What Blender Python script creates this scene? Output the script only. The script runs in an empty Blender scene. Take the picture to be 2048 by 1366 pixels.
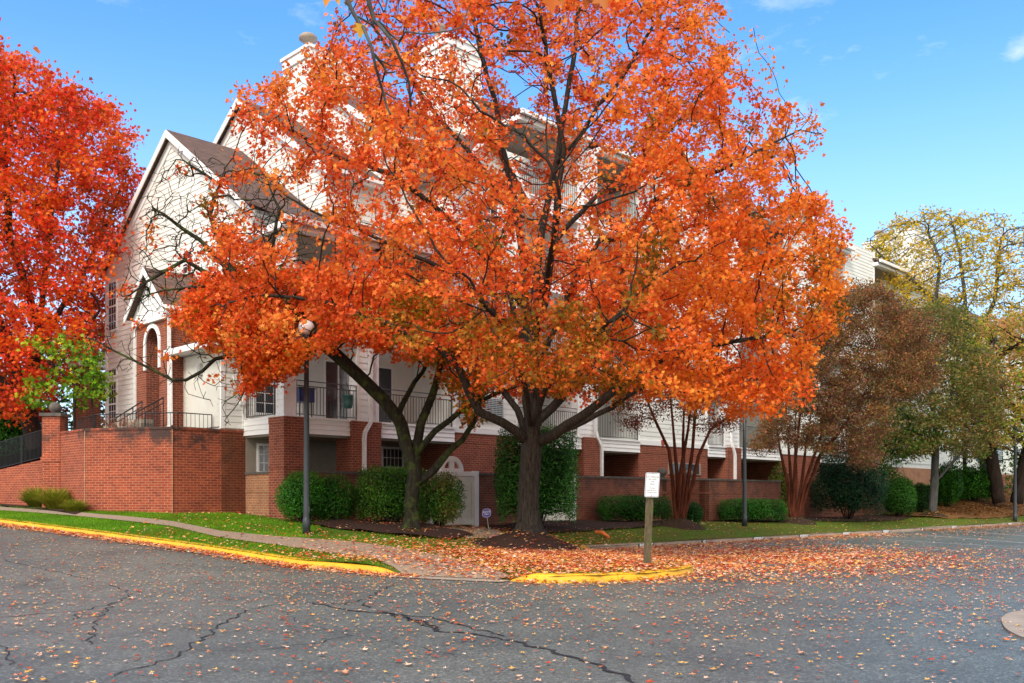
import bpy, math, random
import numpy as np
from mathutils import Vector, Matrix
from mathutils.geometry import delaunay_2d_cdt
random.seed(7); rng = np.random.default_rng(7)
S = bpy.context.scene
COL = S.collection
# ------------------------------------------------------------------ camera calibration (2048 px wide photograph)
F, HX, HY, CZ = 1890.0, 1024.0, 997.0, 1.45
cam = bpy.data.objects.new('camera', bpy.data.cameras.new('camera')); COL.objects.link(cam)
cam.location = (0, 0, CZ); cam.rotation_euler = (math.radians(90), 0, 0)
cam.data.sensor_width = 36; cam.data.lens = 36 * F / 2048
cam.data.shift_y = (HY - 683) / 2048; cam.data.clip_end = 2000; cam.data.clip_start = .1
S.camera = cam
def W(px, py, Y): return ((px - HX) / F * Y, Y, CZ + (HY - py) / F * Y)
# facade frame: a runs along the facade to the right, b goes back into the building
KX, KY = -6.63, 27.41
VX, VY, UX, UY = .7045, .7097, -.7097, .7045
def P(a, b, z=0.): return (KX + VX*a + UX*b, KY + VY*a + UY*b, z)
def ax(px, b=0.):
    r = (px - HX) / F; x0 = KX + UX*b; y0 = KY + UY*b
    return (r*y0 - x0) / (VX - VY*r)
def bx(px, a=0.):
    r = (px - HX) / F; x0 = KX + VX*a; y0 = KY + VY*a
    return (r*y0 - x0) / (UX - UY*r)
def zz(py, a, b=0.): return CZ + (HY - py) / F * (KY + VY*a + UY*b)
# ------------------------------------------------------------------ terrain
def fs(s): return float(np.interp(s, [-50, 0, 2.6, 5.8, 9.6, 14.3, 24, 45], [0, 0, .05, .276, .495, .75, 1.2, 1.9]))
def hR(x, y): return fs((x + 2.24)*-.83 + (y - 18.1)*.55)
A_LINE = [(-34, 39.5), (-24, 32.6), (-14.1, 26.0), (-10.2, 23.4), (-7.02, 21.27), (-4.38, 19.5), (-2.4, 17.95), (-2.05, 17.7)]
C_LINE = [(-.04, 16.62), (.3, 16.3), (.75, 16.16), (1.5, 16.28), (2.4, 16.75), (3.05, 17.4), (3.45, 18.1), (3.6, 18.8), (3.45, 19.5), (3.0, 20.6), (2.35, 22.3), (1.95, 24.0), (2.0, 25.75)]
B_LINE = [(2.0, 25.8), (4.07, 27.9), (4.07 + VX*20, 27.9 + VY*20), (4.07 + VX*60, 27.9 + VY*60)]
cp = []
for i in range(len(A_LINE) - 1):
    (x0, y0), (x1, y1) = A_LINE[i], A_LINE[i+1]
    n = max(1, int(math.hypot(x1-x0, y1-y0) / 1.5))
    for k in range(n):
        t = k/n; x = x0+(x1-x0)*t; y = y0+(y1-y0)*t; cp.append((x, y, hR(x, y) + .15))
for p in C_LINE[2:]: cp.append((p[0], p[1], .14))
for s in range(0, 61, 5): cp.append((4.07+VX*s, 27.9+VY*s, .15))
cp += [(-1.2, 17.15, .01), (-2.05, 17.7, .02), (-.04, 16.62, .01), (-1.2, 17.6, .03), (-.25, 16.8, .015), (-1.9, 17.9, .07), (-1.6, 17.4, .01), (-.6, 16.9, .01), (-1, 19, .12), (.5, 19, .17), (2, 19, .16), (-9.81, 27.3, 1.02), (-8.18, 28.95, 1.0), (-12.7, 28.1, 1.09), (-14.4, 29.8, 1.15),
       (-1.8, 29.46, .58), (4.23, 35.5, .55), (12.4, 43.7, .57), (-5.33, 24.5, .53), (-6, 26.3, .78), (-4.2, 26.3, .72), (-2.7, 26, .66), (-.3, 22.5, .24), (1.2, 24.5, .22), (.5, 24, .26),
       (21, 52, .7), (29.9, 58, 1.27), (34, 62, 1.4), (26, 56, 1.1), (0, 40, .6), (10, 55, .6), (4.36, 33.5, .58), (5.87, 33.0, .52), (9.4, 38.2, .46), (11.9, 40, .5), (8.6, 35.8, .42), (15.6, 44, .46), (20.1, 49, .5), (22.3, 50, .6), (2.0, 30.5, .56), (2.8, 31.5, .56), (-10, 40, 1.0), (-17.2, 31.7, 1.25), (-22, 35, 1.5), (-6.0, 22.5, .42), (-30, 42, 2.0)]
cp = np.array(cp)
def tps(c):
    n = len(c); d = np.hypot(c[:, None, 0]-c[None, :, 0], c[:, None, 1]-c[None, :, 1])
    K = np.where(d > 0, d*d*np.log(d + 1e-9), 0) + np.eye(n)*.03
    Q = np.c_[np.ones(n), c[:, :2]]; M = np.block([[K, Q], [Q.T, np.zeros((3, 3))]])
    return np.linalg.solve(M, np.r_[c[:, 2], 0, 0, 0])
wt = tps(cp)
def hLv(x, y):
    x = np.atleast_1d(np.asarray(x, float)); y = np.atleast_1d(np.asarray(y, float))
    d = np.hypot(x[:, None]-cp[None, :, 0], y[:, None]-cp[None, :, 1])
    z = (np.where(d > 0, d*d*np.log(d + 1e-9), 0) @ wt[:-3]) + wt[-3] + wt[-2]*x + wt[-1]*y
    return np.clip(z, 0.01, 2.4)
def hL(x, y): return float(hLv(x, y)[0])
def G(px, py, h=None):
    """where the ray through a photograph pixel meets the ground"""
    h = h or hL; Y = 6.; 
    while Y < 90:
        X, _, Z = W(px, py, Y)
        if Z <= h(X, Y): break
        Y += .1
    lo, hi = Y-.1, Y
    for _ in range(12):
        m = (lo+hi)/2; X, _, Z = W(px, py, m)
        if Z <= h(X, m): hi = m
        else: lo = m
    return (W(px, py, hi)[0], hi)
def inpoly(x, y, poly):
    x = np.asarray(x); y = np.asarray(y); r = np.zeros(x.shape, bool); n = len(poly)
    for i in range(n):
        x0, y0 = poly[i]; x1, y1 = poly[(i+1) % n]
        c = ((y0 > y) != (y1 > y)); 
        with np.errstate(divide='ignore', invalid='ignore'):
            r ^= c & (x < (x1-x0)*(y-y0)/(y1-y0+1e-12)+x0)
    return r
LAWN = A_LINE + [(-1.2, 17.15)] + C_LINE + B_LINE[1:] + [(60, 110), (20, 110), (-10, 70), (-30, 60), (-45, 46)]
# ------------------------------------------------------------------ objects
LOC = {}
def tag(o, label=None, cat=None, group=None, kind=None):
    if label: o['label'] = label
    if cat: o['category'] = cat
    if group: o['group'] = group
    if kind: o['kind'] = kind
    return o
def thing(name, loc, label, cat, group=None):
    o = bpy.data.objects.new(name, None); COL.objects.link(o); o.location = loc; o.empty_display_size = .3
    LOC[o.name] = Vector(loc); return tag(o, label, cat, group)
def wloc(o): return LOC.get(o.name, Vector((0, 0, 0)))
def finish(me, name, parent, mat):
    if mat: me.materials.append(mat)
    o = bpy.data.objects.new(name, me); COL.objects.link(o)
    if parent is not None:
        o.parent = parent; L = wloc(parent); LOC[o.name] = L
        if L.length > 0: me.transform(Matrix.Translation(-L))
    return o
def boxuv(me):
    uv = me.uv_layers.new(name='UVMap')
    n = len(me.loops); co = np.empty(len(me.vertices)*3); me.vertices.foreach_get('co', co); co = co.reshape(-1, 3)
    vi = np.empty(n, int); me.loops.foreach_get('vertex_index', vi)
    pn = np.empty(len(me.polygons)*3); me.polygons.foreach_get('normal', pn); pn = pn.reshape(-1, 3)
    ls = np.empty(len(me.polygons), int); me.polygons.foreach_get('loop_total', ls)
    nn = np.repeat(pn, ls, axis=0); c = co[vi]
    flat = np.abs(nn[:, 2]) > .8
    h = np.hypot(nn[:, 0], nn[:, 1]) + 1e-9; tx = -nn[:, 1]/h; ty = nn[:, 0]/h
    u = np.where(flat, c[:, 0]*VX + c[:, 1]*VY, c[:, 0]*tx + c[:, 1]*ty); v = np.where(flat, c[:, 0]*UX + c[:, 1]*UY, c[:, 2])
    uv.data.foreach_set('uv', np.c_[u, v].ravel())
class MB:
    def __init__(s): s.v = []; s.f = []
    def poly(s, pts):
        i = len(s.v); s.v += [tuple(p) for p in pts]; s.f.append(tuple(range(i, i+len(pts)))); return s
    def hexa(s, c):
        i = len(s.v); s.v += [tuple(p) for p in c]
        s.f += [tuple(i+k for k in q) for q in ((0,3,2,1),(4,5,6,7),(0,1,5,4),(1,2,6,5),(2,3,7,6),(3,0,4,7))]; return s
    def box(s, a0, a1, b0, b1, z0, z1):
        return s.hexa([P(a0,b0,z0),P(a1,b0,z0),P(a1,b1,z0),P(a0,b1,z0),P(a0,b0,z1),P(a1,b0,z1),P(a1,b1,z1),P(a0,b1,z1)])
    def wbox(s, x0, x1, y0, y1, z0, z1):
        return s.hexa([(x0,y0,z0),(x1,y0,z0),(x1,y1,z0),(x0,y1,z0),(x0,y0,z1),(x1,y0,z1),(x1,y1,z1),(x0,y1,z1)])
    def slab(s, p, q, w, z0, z1, zq0=None, zq1=None):
        """wall between plan points p and q, thickness w to the left of p->q"""
        if zq0 is None: zq0 = z0
        if zq1 is None: zq1 = z1
        dx, dy = q[0]-p[0], q[1]-p[1]; L = math.hypot(dx, dy); nx, ny = -dy/L*w, dx/L*w
        return s.hexa([(p[0],p[1],z0),(q[0],q[1],zq0),(q[0]+nx,q[1]+ny,zq0),(p[0]+nx,p[1]+ny,z0),(p[0],p[1],z1),(q[0],q[1],zq1),(q[0]+nx,q[1]+ny,zq1),(p[0]+nx,p[1]+ny,z1)])
    def tube(s, pts, rad, n=8, cap=True):
        pts = [Vector(p) for p in pts]
        if not hasattr(rad, '__len__'): rad = [rad]*len(pts)
        base = len(s.v); up = Vector((.13, .97, .2))
        for i, p in enumerate(pts):
            d = (pts[min(i+1, len(pts)-1)] - pts[max(i-1, 0)])
            if d.length < 1e-6: d = Vector((0, 0, 1))
            d.normalize(); x = d.cross(up)
            if x.length < .05: x = d.cross(Vector((1, 0, 0)))
            x.normalize(); y = d.cross(x)
            for k in range(n):
                t = 2*math.pi*k/n; s.v.append(tuple(p + x*math.cos(t)*rad[i] + y*math.sin(t)*rad[i]))
        for i in range(len(pts)-1):
            for k in range(n):
                a = base+i*n+k; b = base+i*n+(k+1) % n; s.f.append((a, b, b+n, a+n))
        if cap:
            s.f.append(tuple(base+k for k in range(n))[::-1]); s.f.append(tuple(base+(len(pts)-1)*n+k for k in range(n)))
        return s
    def lathe(s, c, prof, n=24):
        b = len(s.v)
        for r, z in prof:
            for k in range(n):
                t = 2*math.pi*k/n; s.v.append((c[0]+r*math.cos(t), c[1]+r*math.sin(t), c[2]+z))
        for i in range(len(prof)-1):
            for k in range(n):
                p = b+i*n+k; q = b+i*n+(k+1) % n; s.f.append((p, q, q+n, p+n))
        s.f.append(tuple(b+k for k in range(n))[::-1]); s.f.append(tuple(b+(len(prof)-1)*n+k for k in range(n))); return s
    def build(s, name, mat, parent=None, smooth=False, recalc=False):
        me = bpy.data.meshes.new(name); me.from_pydata(s.v, [], s.f); me.update()
        if recalc:
            import bmesh
            bm = bmesh.new(); bm.from_mesh(me); bmesh.ops.recalc_face_normals(bm, faces=bm.faces); bm.to_mesh(me); bm.free()
        boxuv(me)
        if smooth: me.polygons.foreach_set('use_smooth', [True]*len(me.polygons))
        return finish(me, name, parent, mat)
# ------------------------------------------------------------------ materials
def new_mat(name):
    m = bpy.data.materials.new(name); m.use_nodes = True; nt = m.node_tree; b = nt.nodes['Principled BSDF']; return m, nt, b
def N(nt, t, **k):
    n = nt.nodes.new(t)
    for a, v in k.items():
        if a.startswith('i_'): n.inputs[a[2:].replace('_', ' ')].default_value = v
        else: setattr(n, a, v)
    return n
def L(nt, a, b): nt.links.new(a, b)
def ramp(nt, fac, stops):
    r = N(nt, 'ShaderNodeValToRGB'); e = r.color_ramp.elements
    while len(e) < len(stops): e.new(.5)
    for k, (p, c) in enumerate(stops): e[k].position = p; e[k].color = (*c, 1) if len(c) == 3 else c
    L(nt, fac, r.inputs[0]); return r.outputs[0]
def noise(nt, scale, detail=4, rough=.6, co=None, dim=None):
    n = N(nt, 'ShaderNodeTexNoise'); n.inputs['Scale'].default_value = scale; n.inputs['Detail'].default_value = detail; n.inputs['Roughness'].default_value = rough
    if co is None:
        g = N(nt, 'ShaderNodeNewGeometry'); co = g.outputs['Position']
    L(nt, co, n.inputs['Vector']); return n.outputs['Fac']
def mix(nt, fac, a, b, mode='MIX'):
    n = N(nt, 'ShaderNodeMix', data_type='RGBA', blend_type=mode)
    for s, v in ((n.inputs[0], fac), (n.inputs[6], a), (n.inputs[7], b)):
        if isinstance(v, (int, float)): s.default_value = v
        elif isinstance(v, tuple): s.default_value = (*v, 1)
        else: L(nt, v, s)
    return n.outputs[2]
def bump(nt, b, h, strength=.3, dist=.02):
    n = N(nt, 'ShaderNodeBump'); n.inputs['Strength'].default_value = strength; n.inputs['Distance'].default_value = dist
    L(nt, h, n.inputs['Height']); L(nt, n.outputs[0], b.inputs['Normal'])
def simple(name, c, rough=.6, var=.12, scale=6., metal=0., bmp=0., bscale=60., spec=.5):
    m, nt, b = new_mat(name)
    lo = tuple(max(0, x*(1-var)) for x in c); hi = tuple(min(1, x*(1+var)) for x in c)
    L(nt, ramp(nt, noise(nt, scale), [(.3, lo), (.7, hi)]), b.inputs['Base Color'])
    b.inputs['Roughness'].default_value = rough; b.inputs['Metallic'].default_value = metal; b.inputs['Specular IOR Level'].default_value = spec
    if bmp: bump(nt, b, noise(nt, bscale, 3), bmp, .01)
    return m
def brick_mat(name, c1, c2, mortar, soot=0., stain=None, zs=(0, 1)):
    m, nt, b = new_mat(name)
    tc = N(nt, 'ShaderNodeUVMap'); br = N(nt, 'ShaderNodeTexBrick'); br.offset = .5
    L(nt, tc.outputs[0], br.inputs['Vector'])
    br.inputs['Scale'].default_value = 1; br.inputs['Brick Width'].default_value = .215; br.inputs['Row Height'].default_value = .075; br.inputs['Mortar Size'].default_value = .0075
    br.inputs['Mortar Smooth'].default_value = .3; br.inputs['Bias'].default_value = -.15
    br.inputs['Color1'].default_value = (*c1, 1); br.inputs['Color2'].default_value = (*c2, 1); br.inputs['Mortar'].default_value = (*mortar, 1)
    n1 = noise(nt, 1.1, 6, .7); n2 = noise(nt, 14, 3)
    c = mix(nt, .5, br.outputs['Color'], ramp(nt, n1, [(.25, (.45, .42, .42)), (.5, (.95, .95, .95)), (.75, (1.35, 1.3, 1.2))]), 'MULTIPLY')
    g0 = N(nt, 'ShaderNodeNewGeometry'); s0 = N(nt, 'ShaderNodeSeparateXYZ'); L(nt, g0.outputs['Position'], s0.inputs[0])
    c = mix(nt, .5, c, ramp(nt, noise(nt, 2.6, 7, .8), [(.34, (.6, .55, .55)), (.55, (1, 1, 1)), (.74, (1.3, 1.25, 1.15))]), 'MULTIPLY')
    c = mix(nt, .35, c, ramp(nt, n2, [(.3, (.6, .6, .6)), (.7, (1.3, 1.3, 1.3))]), 'MULTIPLY')
    if soot:
        g = N(nt, 'ShaderNodeNewGeometry'); sx = N(nt, 'ShaderNodeSeparateXYZ'); L(nt, g.outputs['Position'], sx.inputs[0])
        mr = N(nt, 'ShaderNodeMapRange'); mr.inputs[1].default_value = zs[0]; mr.inputs[2].default_value = zs[1]; L(nt, sx.outputs[2], mr.inputs[0])
        nn = noise(nt, 1.0, 8, .72)
        ad = N(nt, 'ShaderNodeMath', operation='MULTIPLY_ADD'); L(nt, mr.outputs[0], ad.inputs[0]); ad.inputs[1].default_value = .42; L(nt, ramp(nt, nn, [(.36, (.1,)*3), (.64, (.75,)*3)]), ad.inputs[2])
        ad2 = N(nt, 'ShaderNodeMath', operation='MULTIPLY'); L(nt, ramp(nt, ad.outputs[0], [(.72, (0, 0, 0)), (1.0, (1, 1, 1))]), ad2.inputs[0]); ad2.inputs[1].default_value = soot
        c = mix(nt, ad2.outputs[0], c, (.03, .022, .02))
    L(nt, c, b.inputs['Base Color']); b.inputs['Roughness'].default_value = .85
    bump(nt, b, br.outputs['Fac'], -.5, .006); return m
M = {}
M['siding'] = simple('siding_paint', (.79, .80, .755), .55, .05, 1.3)
M['trim'] = simple('white_trim', (.87, .87, .86), .5, .04, 2)
M['cream'] = simple('cream_paint', (.68, .655, .58), .5, .06, 2)
M['gatewood'] = simple('gate_paint', (.74, .72, .64), .6, .1, 5, bmp=.15)
M['brick'] = brick_mat('red_brick', (.28, .058, .028), (.18, .035, .02), (.38, .22, .14))
M['brickwall'] = brick_mat('retaining_brick', (.335, .058, .022), (.20, .032, .015), (.46, .21, .12), .9, zs=(2.35, 3.3))
M['brickold'] = brick_mat('garden_brick', (.21, .055, .028), (.13, .035, .02), (.24, .13, .08), .6, zs=(.9, 2.2))
M['brickpale'] = brick_mat('pale_brick', (.40, .17, .085), (.34, .13, .065), (.5, .36, .22))
M['cap'] = simple('stone_cap', (.10, .085, .075), .9, .35, 5, bmp=.3)
M['iron'] = simple('black_iron', (.018, .019, .02), .45, .2, 8)
M['rail'] = simple('grey_iron', (.06, .058, .056), .5, .15, 8)
M['lamp_post'] = simple('lamp_post_paint', (.03, .038, .045), .4, .2, 3)
M['globe'] = simple('lamp_globe', (.92, .92, .92), .25, .03, 3)
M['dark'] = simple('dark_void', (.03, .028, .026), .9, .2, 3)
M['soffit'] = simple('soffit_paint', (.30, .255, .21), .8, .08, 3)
M['concrete'] = simple('concrete', (.33, .27, .215), .9, .2, 3, bmp=.3)
M['kerb'] = simple('kerb_concrete', (.30, .225, .17), .9, .25, 3, bmp=.3)
M['teal'] = simple('teal_pot', (.05, .17, .17), .4, .15, 5)
M['blue'] = simple('blue_plastic', (.03, .05, .22), .4, .15, 5)
M['orange'] = simple('orange_pipe', (.85, .22, .05), .5, .1, 5)
M['signface'] = simple('sign_face', (.78, .79, .82), .35, .03, 8)
M['ink'] = simple('sign_ink', (.05, .045, .05), .5, .1, 8)
M['white'] = simple('white_paint', (.8, .8, .78), .6, .12, 9)
M['stencil'] = simple('stencil_grey', (.10, .10, .10), .8, .3, 9)
M['signblue'] = simple('sign_blue', (.06, .05, .42), .35, .1, 8)
M['steel'] = simple('steel', (.5, .5, .48), .4, .1, 8, metal=.7)
def glass_mat():
    m, nt, b = new_mat('window_glass'); b.inputs['Base Color'].default_value = (.035, .045, .055, 1); b.inputs['Roughness'].default_value = .06; b.inputs['Specular IOR Level'].default_value = .8
    bump(nt, b, noise(nt, 1.5, 2), .05, .02); return m
M['glass'] = glass_mat()
def shingle_mat():
    m, nt, b = new_mat('brown_shingles'); tc = N(nt, 'ShaderNodeUVMap'); br = N(nt, 'ShaderNodeTexBrick'); L(nt, tc.outputs[0], br.inputs['Vector'])
    br.inputs['Scale'].default_value = 1; br.inputs['Brick Width'].default_value = .3; br.inputs['Row Height'].default_value = .13; br.inputs['Mortar Size'].default_value = .006
    br.inputs['Color1'].default_value = (.15, .088, .065, 1); br.inputs['Color2'].default_value = (.095, .058, .048, 1); br.inputs['Mortar'].default_value = (.03, .02, .02, 1)
    c = mix(nt, .5, br.outputs['Color'], ramp(nt, noise(nt, 2, 5), [(.3, (.7, .7, .7)), (.7, (1.3, 1.25, 1.2))]), 'MULTIPLY')
    L(nt, c, b.inputs['Base Color']); b.inputs['Roughness'].default_value = .95; bump(nt, b, br.outputs['Fac'], -.5, .01); return m
M['shingle'] = shingle_mat()
def yellow_mat():
    m, nt, b = new_mat('yellow_kerb_paint')
    c = mix(nt, ramp(nt, noise(nt, 5, 7, .75), [(.56, (0, 0, 0)), (.66, (1, 1, 1))]), (.82, .45, .016), (.24, .18, .12))
    c = mix(nt, ramp(nt, noise(nt, 16, 6, .8), [(.60, (0, 0, 0)), (.68, (.8,)*3)]), c, (.16, .11, .05))
    c = mix(nt, .6, c, ramp(nt, noise(nt, 1.6, 5), [(.3, (.72, .68, .6)), (.7, (1.1, 1.1, 1.1))]), 'MULTIPLY')
    L(nt, c, b.inputs['Base Color']); b.inputs['Roughness'].default_value = .6; bump(nt, b, noise(nt, 40, 4), .4, .01); return m
M['yellow'] = yellow_mat()
def asphalt_mat():
    m, nt, b = new_mat('asphalt')
    fine = noise(nt, 70, 3, .85); mid = noise(nt, 26, 5, .8); big = noise(nt, .22, 6, .62); big2 = noise(nt, .9, 7, .75)
    vo = N(nt, 'ShaderNodeTexVoronoi'); vo.inputs['Scale'].default_value = 55; g = N(nt, 'ShaderNodeNewGeometry'); L(nt, g.outputs['Position'], vo.inputs['Vector'])
    sv = N(nt, 'ShaderNodeSeparateColor'); L(nt, vo.outputs['Color'], sv.inputs[0])
    stone = ramp(nt, sv.outputs[0], [(.0, (.055, .066, .062)), (.45, (.10, .117, .108)), (.8, (.145, .168, .155)), (.97, (.32, .34, .31))])
    c = mix(nt, .45, stone, ramp(nt, fine, [(.35, (.05, .060, .056)), (.6, (.138, .16, .148))]))
    c = mix(nt, .75, c, ramp(nt, big, [(.36, (.76, .78, .8)), (.62, (1.3, 1.28, 1.25))]), 'MULTIPLY')
    c = mix(nt, .7, c, ramp(nt, big2, [(.34, (.72, .74, .76)), (.5, (1, 1, 1)), (.68, (1.22, 1.2, 1.17))]), 'MULTIPLY')
    c = mix(nt, .55, c, ramp(nt, mid, [(.35, (.82, .82, .82)), (.65, (1.2, 1.2, 1.2))]), 'MULTIPLY')
    oil = ramp(nt, noise(nt, .55, 4, .5), [(.66, (0, 0, 0)), (.76, (.55,)*3)]); c = mix(nt, oil, c, (.05, .053, .055))
    L(nt, c, b.inputs['Base Color'])
    L(nt, ramp(nt, big, [(.3, (.55,)*3), (.7, (.36,)*3)]), b.inputs['Roughness'])
    bump(nt, b, mid, .6, .008); return m
M['asphalt'] = asphalt_mat()
M['crack'] = simple('crack_filler', (.022, .022, .024), .7, .3, 20)
M['linepaint'] = simple('line_paint', (.5, .5, .5), .7, .3, 20)
def grass_mat():
    m, nt, b = new_mat('lawn_grass')
    c = ramp(nt, noise(nt, .55, 5, .6), [(.35, (.10, .13, .012)), (.5, (.06, .18, .008)), (.7, (.05, .20, .01))])
    c = mix(nt, .7, c, ramp(nt, noise(nt, 30, 4, .8), [(.3, (.45, .45, .4)), (.7, (1.3, 1.3, 1.2))]), 'MULTIPLY')
    g = N(nt, 'ShaderNodeNewGeometry'); sx = N(nt, 'ShaderNodeSeparateXYZ'); L(nt, g.outputs['Position'], sx.inputs[0])
    mr = N(nt, 'ShaderNodeMapRange'); mr.inputs[1].default_value = -5.5; mr.inputs[2].default_value = -2; L(nt, sx.outputs[0], mr.inputs[0])
    thin = N(nt, 'ShaderNodeMath', operation='MULTIPLY'); L(nt, mr.outputs[0], thin.inputs[0]); L(nt, ramp(nt, noise(nt, 1.3, 6, .7), [(.35, (.2,)*3), (.6, (1, 1, 1))]), thin.inputs[1])
    c = mix(nt, thin.outputs[0], c, mix(nt, noise(nt, 9, 4), (.16, .10, .04), (.10, .13, .02)))
    L(nt, c, b.inputs['Base Color']); b.inputs['Roughness'].default_value = .95; b.inputs['Specular IOR Level'].default_value = .1; bump(nt, b, noise(nt, 40, 4, .8), .8, .03); return m
M['grass'] = grass_mat()
def two(name, a, c2, scale, rough=.95, bmp=.6, bs=30):
    m, nt, b = new_mat(name); c = ramp(nt, noise(nt, scale, 7, .8), [(.32, a), (.68, c2)])
    L(nt, c, b.inputs['Base Color']); b.inputs['Roughness'].default_value = rough; b.inputs['Specular IOR Level'].default_value = .2; bump(nt, b, noise(nt, bs, 5, .8), bmp, .04); return m
M['mulch'] = two('mulch', (.022, .012, .009), (.085, .045, .032), 22, bs=26, bmp=1.0)
M['litter'] = two('leaf_litter', (.10, .045, .015), (.30, .14, .045), 14, bs=20, bmp=1.0)
M['earth'] = two('earth', (.05, .06, .02), (.12, .11, .05), 3)
M['walk'] = two('aggregate_walk', (.22, .165, .12), (.42, .32, .24), 60, bs=90, bmp=.4)
def bark_mat(name, lo, hi, scale=9, moss=None):
    m, nt, b = new_mat(name); tc = N(nt, 'ShaderNodeNewGeometry'); mp = N(nt, 'ShaderNodeMapping'); mp.inputs['Scale'].default_value = (1, 1, .16); L(nt, tc.outputs['Position'], mp.inputs[0])
    n = noise(nt, scale, 7, .75, mp.outputs[0]); c = ramp(nt, n, [(.33, lo), (.68, hi)])
    if moss: c = mix(nt, ramp(nt, noise(nt, 3.5, 6, .75), [(.5, (0,)*3), (.62, (.9,)*3)]), c, moss)
    L(nt, c, b.inputs['Base Color']); b.inputs['Roughness'].default_value = .95; b.inputs['Specular IOR Level'].default_value = .15; bump(nt, b, n, .9, .03); return m
M['bark'] = bark_mat('maple_bark', (.008, .007, .006), (.072, .062, .05), 24)
M['bark_moss'] = bark_mat('mossy_bark', (.008, .008, .006), (.048, .044, .032), 15, (.06, .085, .018))
M['bark_dark'] = bark_mat('dark_bark', (.02, .014, .012), (.075, .052, .042), 9)
M['bark_red'] = bark_mat('cinnamon_bark', (.025, .008, .005), (.17, .045, .022), 10)
M['bark_grey'] = bark_mat('grey_bark', (.035, .036, .034), (.13, .13, .12), 8)
M['post'] = bark_mat('weathered_post', (.06, .046, .028), (.19, .155, .10), 18, (.09, .11, .03))
def leaf_mat(name, trans=.35, rough=.45, spec=.3):
    m, nt, b = new_mat(name); at = N(nt, 'ShaderNodeAttribute', attribute_name='leafcol')
    L(nt, at.outputs['Color'], b.inputs['Base Color']); b.inputs['Roughness'].default_value = rough; b.inputs['Specular IOR Level'].default_value = spec
    t = N(nt, 'ShaderNodeBsdfTranslucent'); L(nt, at.outputs['Color'], t.inputs['Color'])
    mx = N(nt, 'ShaderNodeMixShader'); mx.inputs[0].default_value = trans
    L(nt, b.outputs[0], mx.inputs[1]); L(nt, t.outputs[0], mx.inputs[2]); L(nt, mx.outputs[0], nt.nodes['Material Output'].inputs['Surface']); return m
M['leaf'] = leaf_mat('autumn_leaf', .45, .45, .2)
M['leafgreen'] = leaf_mat('green_leaf', .2, .4, .22)
M['leafground'] = leaf_mat('fallen_leaf', .1, .6, .2)
M['blade'] = leaf_mat('grass_blade', .3, .6, .15)
# ------------------------------------------------------------------ leaves by the thousand (one mesh per crown)
half = [(0, 0, 0), (.46, .02, .03), (.24, .26, .05), (.52, .52, .06), (.2, .58, .02), (0, 1, -.08)]
MAPLE = (np.array(half + [(-x, y, z) for x, y, z in half[1:-1]]), [(0, 1, 2, 3, 4, 5), (0, 5, 9, 8, 7, 6)])
OVAL = (np.array([(0, 0, 0), (.26, .45, .07), (0, 1, -.05), (-.26, .45, .07)]), [(0, 1, 2), (0, 2, 3)])
BLADE = (np.array([(-.06, 0, 0), (.06, 0, 0), (.03, .6, .05), (0, 1, .2)]), [(0, 1, 2), (0, 2, 3)])
CURL = (MAPLE[0]*np.array([1, .9, 1]) + np.array([[0, 0, z_] for z_ in (0, .09, .02, .12, .03, .10, .05, .0, .16, .02)]), MAPLE[1])
def leaves(name, tmpl, pos, size, cols, mat, parent=None, up=.6, flat=None, smooth=False, nrm=None, yaw=None):
    V, Fc = tmpl; n = len(pos); k = len(V)
    if nrm is None:
        nrm = rng.normal(size=(n, 3)); nrm /= np.linalg.norm(nrm, axis=1)[:, None] + 1e-9
        nrm = nrm*(1-up) + np.array([0, 0, 1.])*up
    nrm = nrm / (np.linalg.norm(nrm, axis=1)[:, None] + 1e-9)
    t = rng.normal(size=(n, 3)) if yaw is None else yaw
    t = t - (t*nrm).sum(1)[:, None]*nrm; t /= np.linalg.norm(t, axis=1)[:, None] + 1e-9
    s = np.cross(t, nrm)
    v = (V[None, :, 0, None]*s[:, None, :] + V[None, :, 1, None]*t[:, None, :] + V[None, :, 2, None]*nrm[:, None, :]) * np.asarray(size)[:, None, None] + pos[:, None, :]
    me = bpy.data.meshes.new(name); me.vertices.add(n*k)
    Lp = wloc(parent) if parent is not None else Vector((0, 0, 0))
    me.vertices.foreach_set('co', (v.reshape(-1, 3) - np.array(Lp)).astype(np.float32).ravel())
    fl = np.concatenate([np.array(f) for f in Fc]); lt = np.array([len(f) for f in Fc])
    loops = (np.arange(n)[:, None]*k + fl[None, :]).ravel(); me.loops.add(len(loops)); me.loops.foreach_set('vertex_index', loops.astype(np.int32))
    tot = np.tile(lt, n); me.polygons.add(len(tot)); st = np.concatenate([[0], np.cumsum(tot)[:-1]])
    me.polygons.foreach_set('loop_start', st.astype(np.int32)); me.polygons.foreach_set('loop_total', tot.astype(np.int32))
    me.update(calc_edges=True)
    ca = me.color_attributes.new('leafcol', 'FLOAT_COLOR', 'POINT')
    c4 = np.c_[np.repeat(cols, k, axis=0), np.ones(n*k)]; ca.data.foreach_set('color', c4.astype(np.float32).ravel())
    me.materials.append(mat); o = bpy.data.objects.new(name, me); COL.objects.link(o)
    if parent is not None: o.parent = parent; LOC[o.name] = Lp
    return o
def vnoise(p, f, seed=0):
    r = np.random.default_rng(seed); s = np.zeros(len(p))
    for k in range(5):
        d = r.normal(size=3)*f*(1+.5*k); s += np.sin(p @ d + r.uniform(0, 6.28))/(1+.35*k)
    return s/2.4
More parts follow.
